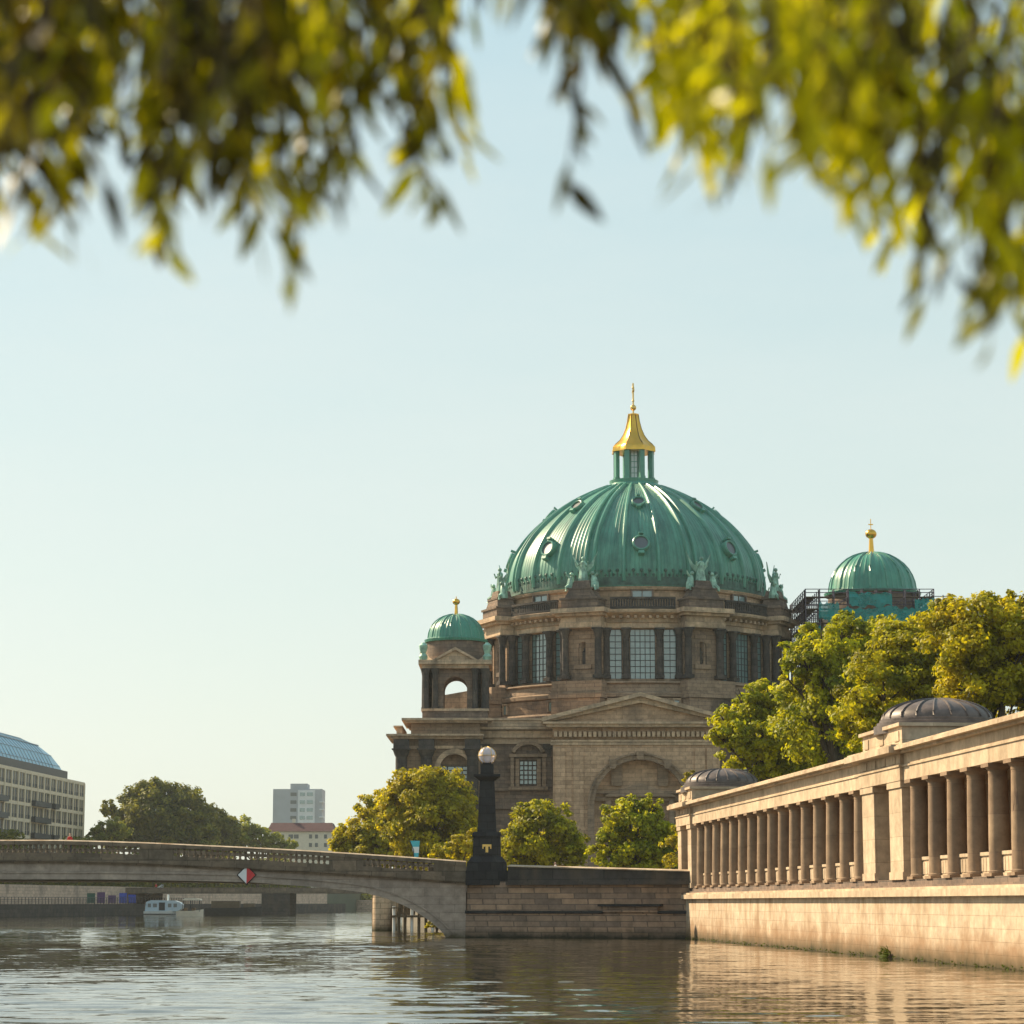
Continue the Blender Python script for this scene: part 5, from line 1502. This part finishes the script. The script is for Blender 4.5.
tree('tallest golden tree at the right edge behind the colonnade', [(965, 640, 42, 0), (1000, 630, 38, 0), (985, 608, 20, 2), (950, 618, 22, 1), (1012, 660, 44, 0), (975, 685, 44, 0), (1045, 640, 48, 2), (1060, 690, 40, 0), (1015, 606, 17, 2), (950, 608, 14, 2), (990, 715, 26, 1), (1030, 700, 30, 1)], (1000, 150), 'leaf_gold', 20, .3, 1, group=G_C, trunk_r=.5)
G_F = 'trees on the far left bank'
tree('large dark green tree on the far bank right of the cream hotel', [(158, 812, 30, 0), (135, 803, 17, 0), (182, 805, 22, 0), (150, 794, 17, 0), (125, 818, 14, 2), (195, 822, 20, 0), (170, 832, 26, 0), (140, 834, 20, 0), (118, 838, 16, 2), (200, 838, 18, 0), (165, 795, 16, 0), (108, 808, 8, 2)], (160, 560), 'leaf_dark', 21, .8, .8, gz=5, group=G_F, trunk_r=.7)
tree('low yellow green tree between the hotel corner and the large dark tree', [(105, 832, 13, 0), (95, 836, 9, 0), (118, 830, 11, 0)], (105, 548), 'leaf_pale', 22, .7, .8, gz=5, group=G_F)
tree('pale green tree between the large dark tree and the tower block', [(215, 822, 17, 0), (228, 830, 15, 0), (207, 812, 9, 0), (222, 842, 14, 0)], (218, 600), 'leaf_dark', 23, .8, .8, gz=5, group=G_F, trunk_r=.5)
tree('light green tree in front of the red roofed building', [(243, 833, 16, 0), (260, 838, 14, 0), (275, 843, 12, 0), (290, 847, 9, 0), (232, 845, 13, 0)], (258, 630), 'leaf_pale', 24, .8, .8, gz=5, group=G_F, trunk_r=.5)
tree('small green tree on the far shore under the second bridge', [(330, 905, 12, 0), (315, 902, 9, 0), (345, 903, 9, 0)], (330, 770), 'leaf_green', 25, .8, .8, gz=3.4, group=G_F)
hedge_rng = np.random.default_rng(5)
def mass(name, label, A, B, h, wd, n, mat, lf, z0):
    t = hedge_rng.random(n); C = np.array(A)[None, :]*(1-t)[:, None]+np.array(B)[None, :]*t[:, None]
    C[:, :2] += hedge_rng.uniform(-wd, wd, (n, 2)); u_ = hedge_rng.random(n)
    hh = h*(.75+.25*np.sin(t*37)+.2*np.sin(t*91))
    C[:, 2] = z0+u_*hh
    o = leaf_mesh(name, C, np.tile(np.array([0, -.6, .5]), (n, 1)), lf*hedge_rng.uniform(.6, 1.4, n), hedge_rng.normal(.4, .25, n), mat, None, hedge_rng)
    return tag(o, label, 'hedge', kind='stuff')
mass('shrubbery', 'dark shrubs growing on the street above the far left embankment', (LB(400)-12, 400, 0), (LB(690)-12, 690, 0), 9.6, 2.5, 70000, 'leaf_dark', .8, 5.2)
mass('shrubbery', 'golden shrubs on the island street behind the right half of the bridge', (-11, 305, 0), (0, 292, 0), 6.3, 2, 16000, 'leaf_gold', .5, 3.2)
mass('shrubbery', 'green shrubs on the far shore where the river bends', (-62, 775, 0), (-8, 752, 0), 4.5, 3, 9000, 'leaf_pale', 1.0, 3.2)
tree('yellow bush growing at the waterline under the right end of the arch', [(432, 924, 7, 0), (441, 922, 7, 0), (437, 929, 7, 0)], (437, 214), 'leaf_gold', 26, .22, 1.2, gz=.1, name='bush', trunk_r=.08)

# ------------------------------------------------------------------ overhanging tree close to the camera
rng = np.random.default_rng(99)
TX, TYY = 5.6, 1.6
near = empty('overhanging_tree', (TX, TYY, .85), 'out of focus branches of long narrow leaves hanging across the top of the view', 'tree')
prof_dense = [(-80, 170), (0, 175), (40, 190), (75, 150), (110, 150), (150, 175), (190, 145), (235, 160), (270, 150), (300, 120), (345, 100), (400, 95), (430, 110), (470, 90), (490, 25), (530, 0), (560, 30), (600, 60), (640, 70), (655, 130), (700, 155), (745, 150), (790, 130), (830, 165), (870, 195), (905, 230), (930, 265), (980, 275), (1010, 305), (1060, 320), (1120, 330)]
prof_max = [(-80, 250), (0, 235), (40, 262), (75, 200), (110, 205), (150, 268), (190, 215), (235, 215), (270, 285), (300, 310), (345, 195), (400, 175), (440, 225), (475, 170), (490, 60), (530, 40), (560, 185), (600, 130), (640, 150), (655, 165), (700, 205), (745, 195), (790, 165), (830, 215), (870, 250), (905, 300), (930, 325), (980, 350), (1010, 365), (1060, 370), (1120, 380)]
Lv = []; Lf = []; Lt = []; stems = []
def add_leaf(p, d, L, w, tint):
    d = d/np.linalg.norm(d); s = np.cross(d, rng.normal(0, 1, 3)); s /= np.linalg.norm(s); n_ = np.cross(d, s)
    o = len(Lv); cur = rng.uniform(-.25, .25)
    prof_ = [(0, 0), (.18, .6), (.42, 1), (.7, .72), (.9, .3), (1, 0)]
    pts = []
    for (t, ww) in prof_:
        c = p+d*L*t+n_*L*cur*t*t+np.array([0, 0, -.12*L*t*t])
        if ww == 0: pts.append((c,))
        else: pts.append((c-s*w*ww*.5+n_*w*.12*ww, c+s*w*ww*.5+n_*w*.12*ww))
    ids = []
    for q in pts:
        r_ = []
        for c in q: Lv.append(c); r_.append(len(Lv)-1)
        ids.append(r_)
    for a, b_ in zip(ids[:-1], ids[1:]):
        f = tuple(a)+tuple(reversed(b_)); Lf.append(f); Lt.append(tint)
def strand(px, y_end, y_start, d, lean, tone, sparse=1.0):
    """one hanging twig from above the frame down to y_end"""
    a = np.array(W(px-lean*(y_end-y_start), y_start, d)); b_ = np.array(W(px, y_end, d+rng.uniform(-.15, .15)))
    L = np.linalg.norm(b_-a); n = max(2, int(L/.035*sparse))
    sag = rng.normal(0, .03, 3); sag[2] = 0
    pts = []
    for i in range(7):
        t = i/6; pts.append(a+(b_-a)*t+sag*math.sin(t*math.pi))
    stems.append((pts, .0035))
    for i in range(n+1):
        t = i/n; p = a+(b_-a)*t+sag*math.sin(t*math.pi)
        dr = (b_-a)/L
        side = rng.normal(0, 1, 3); side[2] *= .3; side /= np.linalg.norm(side)
        dd_ = dr*rng.uniform(.3, 1.0)+side*rng.uniform(.4, 1.1)+np.array([0, 0, -.35])
        if p[2] < -10: continue
        add_leaf(p, dd_, rng.uniform(.055, .115), rng.uniform(.018, .034), np.clip(tone+rng.normal(0, .22), 0, 1))
for k in range(500):
    px = rng.uniform(-70, 1100)
    yd = interp(prof_dense, px); ym = interp(prof_max, px)
    if yd < 12 and rng.random() < .8: continue
    if rng.random() < .72: ye = yd*rng.uniform(.35, 1.0)
    else: ye = yd+(ym-yd)*rng.uniform(.1, 1.0)**1.5
    if 478 < px < 545: ye = min(ye, 40)
    ye -= 26
    if px > 640 and rng.random() < .2: continue
    if 330 < px < 475 and rng.random() < .4: continue
    if 475 <= px < 548:
        if rng.random() < .8: continue
        ye = rng.uniform(-40, 22)
    if 548 <= px < 648 and rng.random() < .6: continue
    pb = .09 if px < 400 else .3 if px < 480 else (.06 if px < 645 else (.95 if px < 870 else .6))  # backlit shade at left and sun at right are put into strand tint
    tone = .92 if rng.random() < pb else .10
    sp = 1.0
    if 240 < px < 480: sp = .75
    if 540 < px < 645: sp = .6
    strand(px, ye, ye-rng.uniform(90, 200), rng.uniform(3.4, 5.0), rng.uniform(-.25, .25), tone, sp)
for (px, ye, ln, tn) in ((20, 275, -.5, .5), (78, 262, .3, .1), (160, 262, -.3, .8), (165, 285, .1, .8), (290, 312, .1, .6), (272, 262, .2, .2), (355, 200, 0, .7), (440, 232, .3, .1), (465, 185, 0, .8), (566, 215, -.1, .05), (575, 150, .1, .05), (628, 132, .35, .05), (612, 90, .45, .05),
                         (740, 200, .3, .1), (700, 195, 0, .9), (925, 330, 0, .7), (990, 368, .1, .5), (1003, 340, 0, .3), (900, 262, .1, .95), (845, 225, -.1, .8), (150, 240, -.2, .9), (40, 225, 0, .6)):
    strand(px, ye-34, ye-230, rng.uniform(3.6, 4.4), ln, min(tn, .8), 1.0)
# crown above and beside the frame, casting the shade a real crown casts
for k in range(200):
    px = rng.uniform(-900, 1500); 
    ye = rng.uniform(-700, -140)
    if px > 560 and rng.random() < .7: continue
    strand(px, ye, ye-rng.uniform(120, 240), rng.uniform(2.8, 6.5), rng.uniform(-.3, .3), .4, .8)
base = np.array([TX, TYY, .85])
me = bpy.data.meshes.new('foliage'); me.from_pydata([tuple(v-base) for v in Lv], [], Lf); me.update()
at = me.attributes.new('tint', 'FLOAT', 'FACE'); at.data.foreach_set('value', np.array(Lt, dtype=np.float32)); me.materials.append(MT['leaf_near'])
for p_ in me.polygons: p_.use_smooth = True
o = bpy.data.objects.new('foliage', me); COL.objects.link(o); place(o, T(*base), near)
mb = MB()
for pts, r_ in stems: mb.tube([tuple(p) for p in pts], [r_*1.3]*3+[r_]*2+[r_*.6]*2, 4)
mb.build('twig', 'bark', near, smooth=False)['kind'] = 'stuff'
mb = MB(); mb.tube([(TX, TYY, .6), (TX-.1, TYY, 1.6), (TX-.25, TYY+.15, 3.2), (TX-.5, TYY+.3, 4.8), (TX-1.2, TYY+.7, 6.2)], [.34, .26, .22, .18, .13], 12)
mb.build('trunk', 'bark', near)
for q in range(9):
    mb = MB(); ex = -3.8+q*.95; ey = 3.0+(q % 3)*.8
    zz = 3.9+(q % 3)*.5 + .1*abs(ex)
    mb.tube([(TX-.5, TYY+.3, 4.7), ((TX-.5+ex)/2, (TYY+ey)/2, 5.4+.1*q), (ex, ey, zz), (ex-.7, ey+.3, zz-.15)], [.09, .06, .035, .012], 7)
    mb.build('limb', 'bark', near)

# ------------------------------------------------------------------ air
mb = MB(); mb.box(-900, 900, -450, 1500, -7, 110)
m = bpy.data.materials.new('haze'); m.use_nodes = True; nt = m.node_tree
for n_ in list(nt.nodes): nt.nodes.remove(n_)
out = nt.nodes.new('ShaderNodeOutputMaterial'); pv = nt.nodes.new('ShaderNodeVolumePrincipled')
pv.inputs['Color'].default_value = (.86, .93, .95, 1); pv.inputs['Density'].default_value = .00007; pv.inputs['Anisotropy'].default_value = .3
nt.links.new(pv.outputs[0], out.inputs['Volume']); MT['haze'] = m
hz = mb.build('haze', 'haze', smooth=False); hz['kind'] = 'stuff'

# ------------------------------------------------------------------ light, sky, camera
sun_dir = Vector((-.80*math.cos(R(36)), .60*math.cos(R(36)), math.sin(R(36)))).normalized()
L = bpy.data.lights.new('sun', 'SUN'); L.energy = 5.0; L.angle = R(.6); L.color = (1, .81, .54)
so = bpy.data.objects.new('sun', L); COL.objects.link(so); so.rotation_euler = sun_dir.to_track_quat('Z', 'Y').to_euler()
w = bpy.data.worlds.new('World'); sc.world = w; w.use_nodes = True; nt = w.node_tree
for n_ in list(nt.nodes): nt.nodes.remove(n_)
out = nt.nodes.new('ShaderNodeOutputWorld'); bg = nt.nodes.new('ShaderNodeBackground'); nt.links.new(bg.outputs[0], out.inputs[0])
sky = nt.nodes.new('ShaderNodeTexSky'); sky.sky_type = 'NISHITA'; sky.sun_disc = False
sky.sun_elevation = math.asin(sun_dir.z); sky.sun_rotation = math.atan2(sun_dir.x, sun_dir.y)
sky.air_density = 1.0; sky.dust_density = 2.0; sky.ozone_density = 1.0
tc = nt.nodes.new('ShaderNodeTexCoord'); sp = nt.nodes.new('ShaderNodeSeparateXYZ'); nt.links.new(tc.outputs['Generated'], sp.inputs[0])
cr = nt.nodes.new('ShaderNodeValToRGB'); nt.links.new(sp.outputs[2], cr.inputs[0])
SK = 5.75
els = cr.color_ramp.elements
els[0].position = 0.0; els[0].color = (.80, .85, .75, 1)
els[1].position = .36; els[1].color = (.53, .72, .74, 1)
e1 = els.new(.16); e1.color = (.67, .79, .725, 1)
e2 = els.new(1.0); e2.color = (.25, .40, .52, 1)
mul = mixc(nt, 1.0, cr.outputs[0], (SK, SK, SK), 'MULTIPLY')
n2_ = mixc(nt, .82, sky.outputs[0], mul)
n_ = noise(nt, tc.outputs['Generated'], 2.2, 5, .55, (1, 1, 4))
n3_ = mixc(nt, math_n(nt, 'MULTIPLY', ramp(nt, n_, .44, .72), .42), n2_, (SK*.80, SK*.86, SK*.83))
nt.links.new(n3_, bg.inputs[0]); bg.inputs[1].default_value = .1
cam = bpy.data.cameras.new('camera'); co = bpy.data.objects.new('camera', cam); COL.objects.link(co); sc.camera = co
co.location = (0, 0, CAMZ); co.rotation_euler = (math.pi/2+TH, 0, 0)
cam.sensor_width = 36; cam.sensor_fit = 'HORIZONTAL'; cam.lens = F/1024*36; cam.clip_end = 20000; cam.clip_start = .1
cam.dof.use_dof = True; cam.dof.focus_distance = 230; cam.dof.aperture_fstop = 2.9
sc.view_settings.view_transform = 'Standard'; sc.view_settings.look = 'None'; sc.view_settings.exposure = .85; sc.view_settings.gamma = 1
sc.render.engine = 'CYCLES'
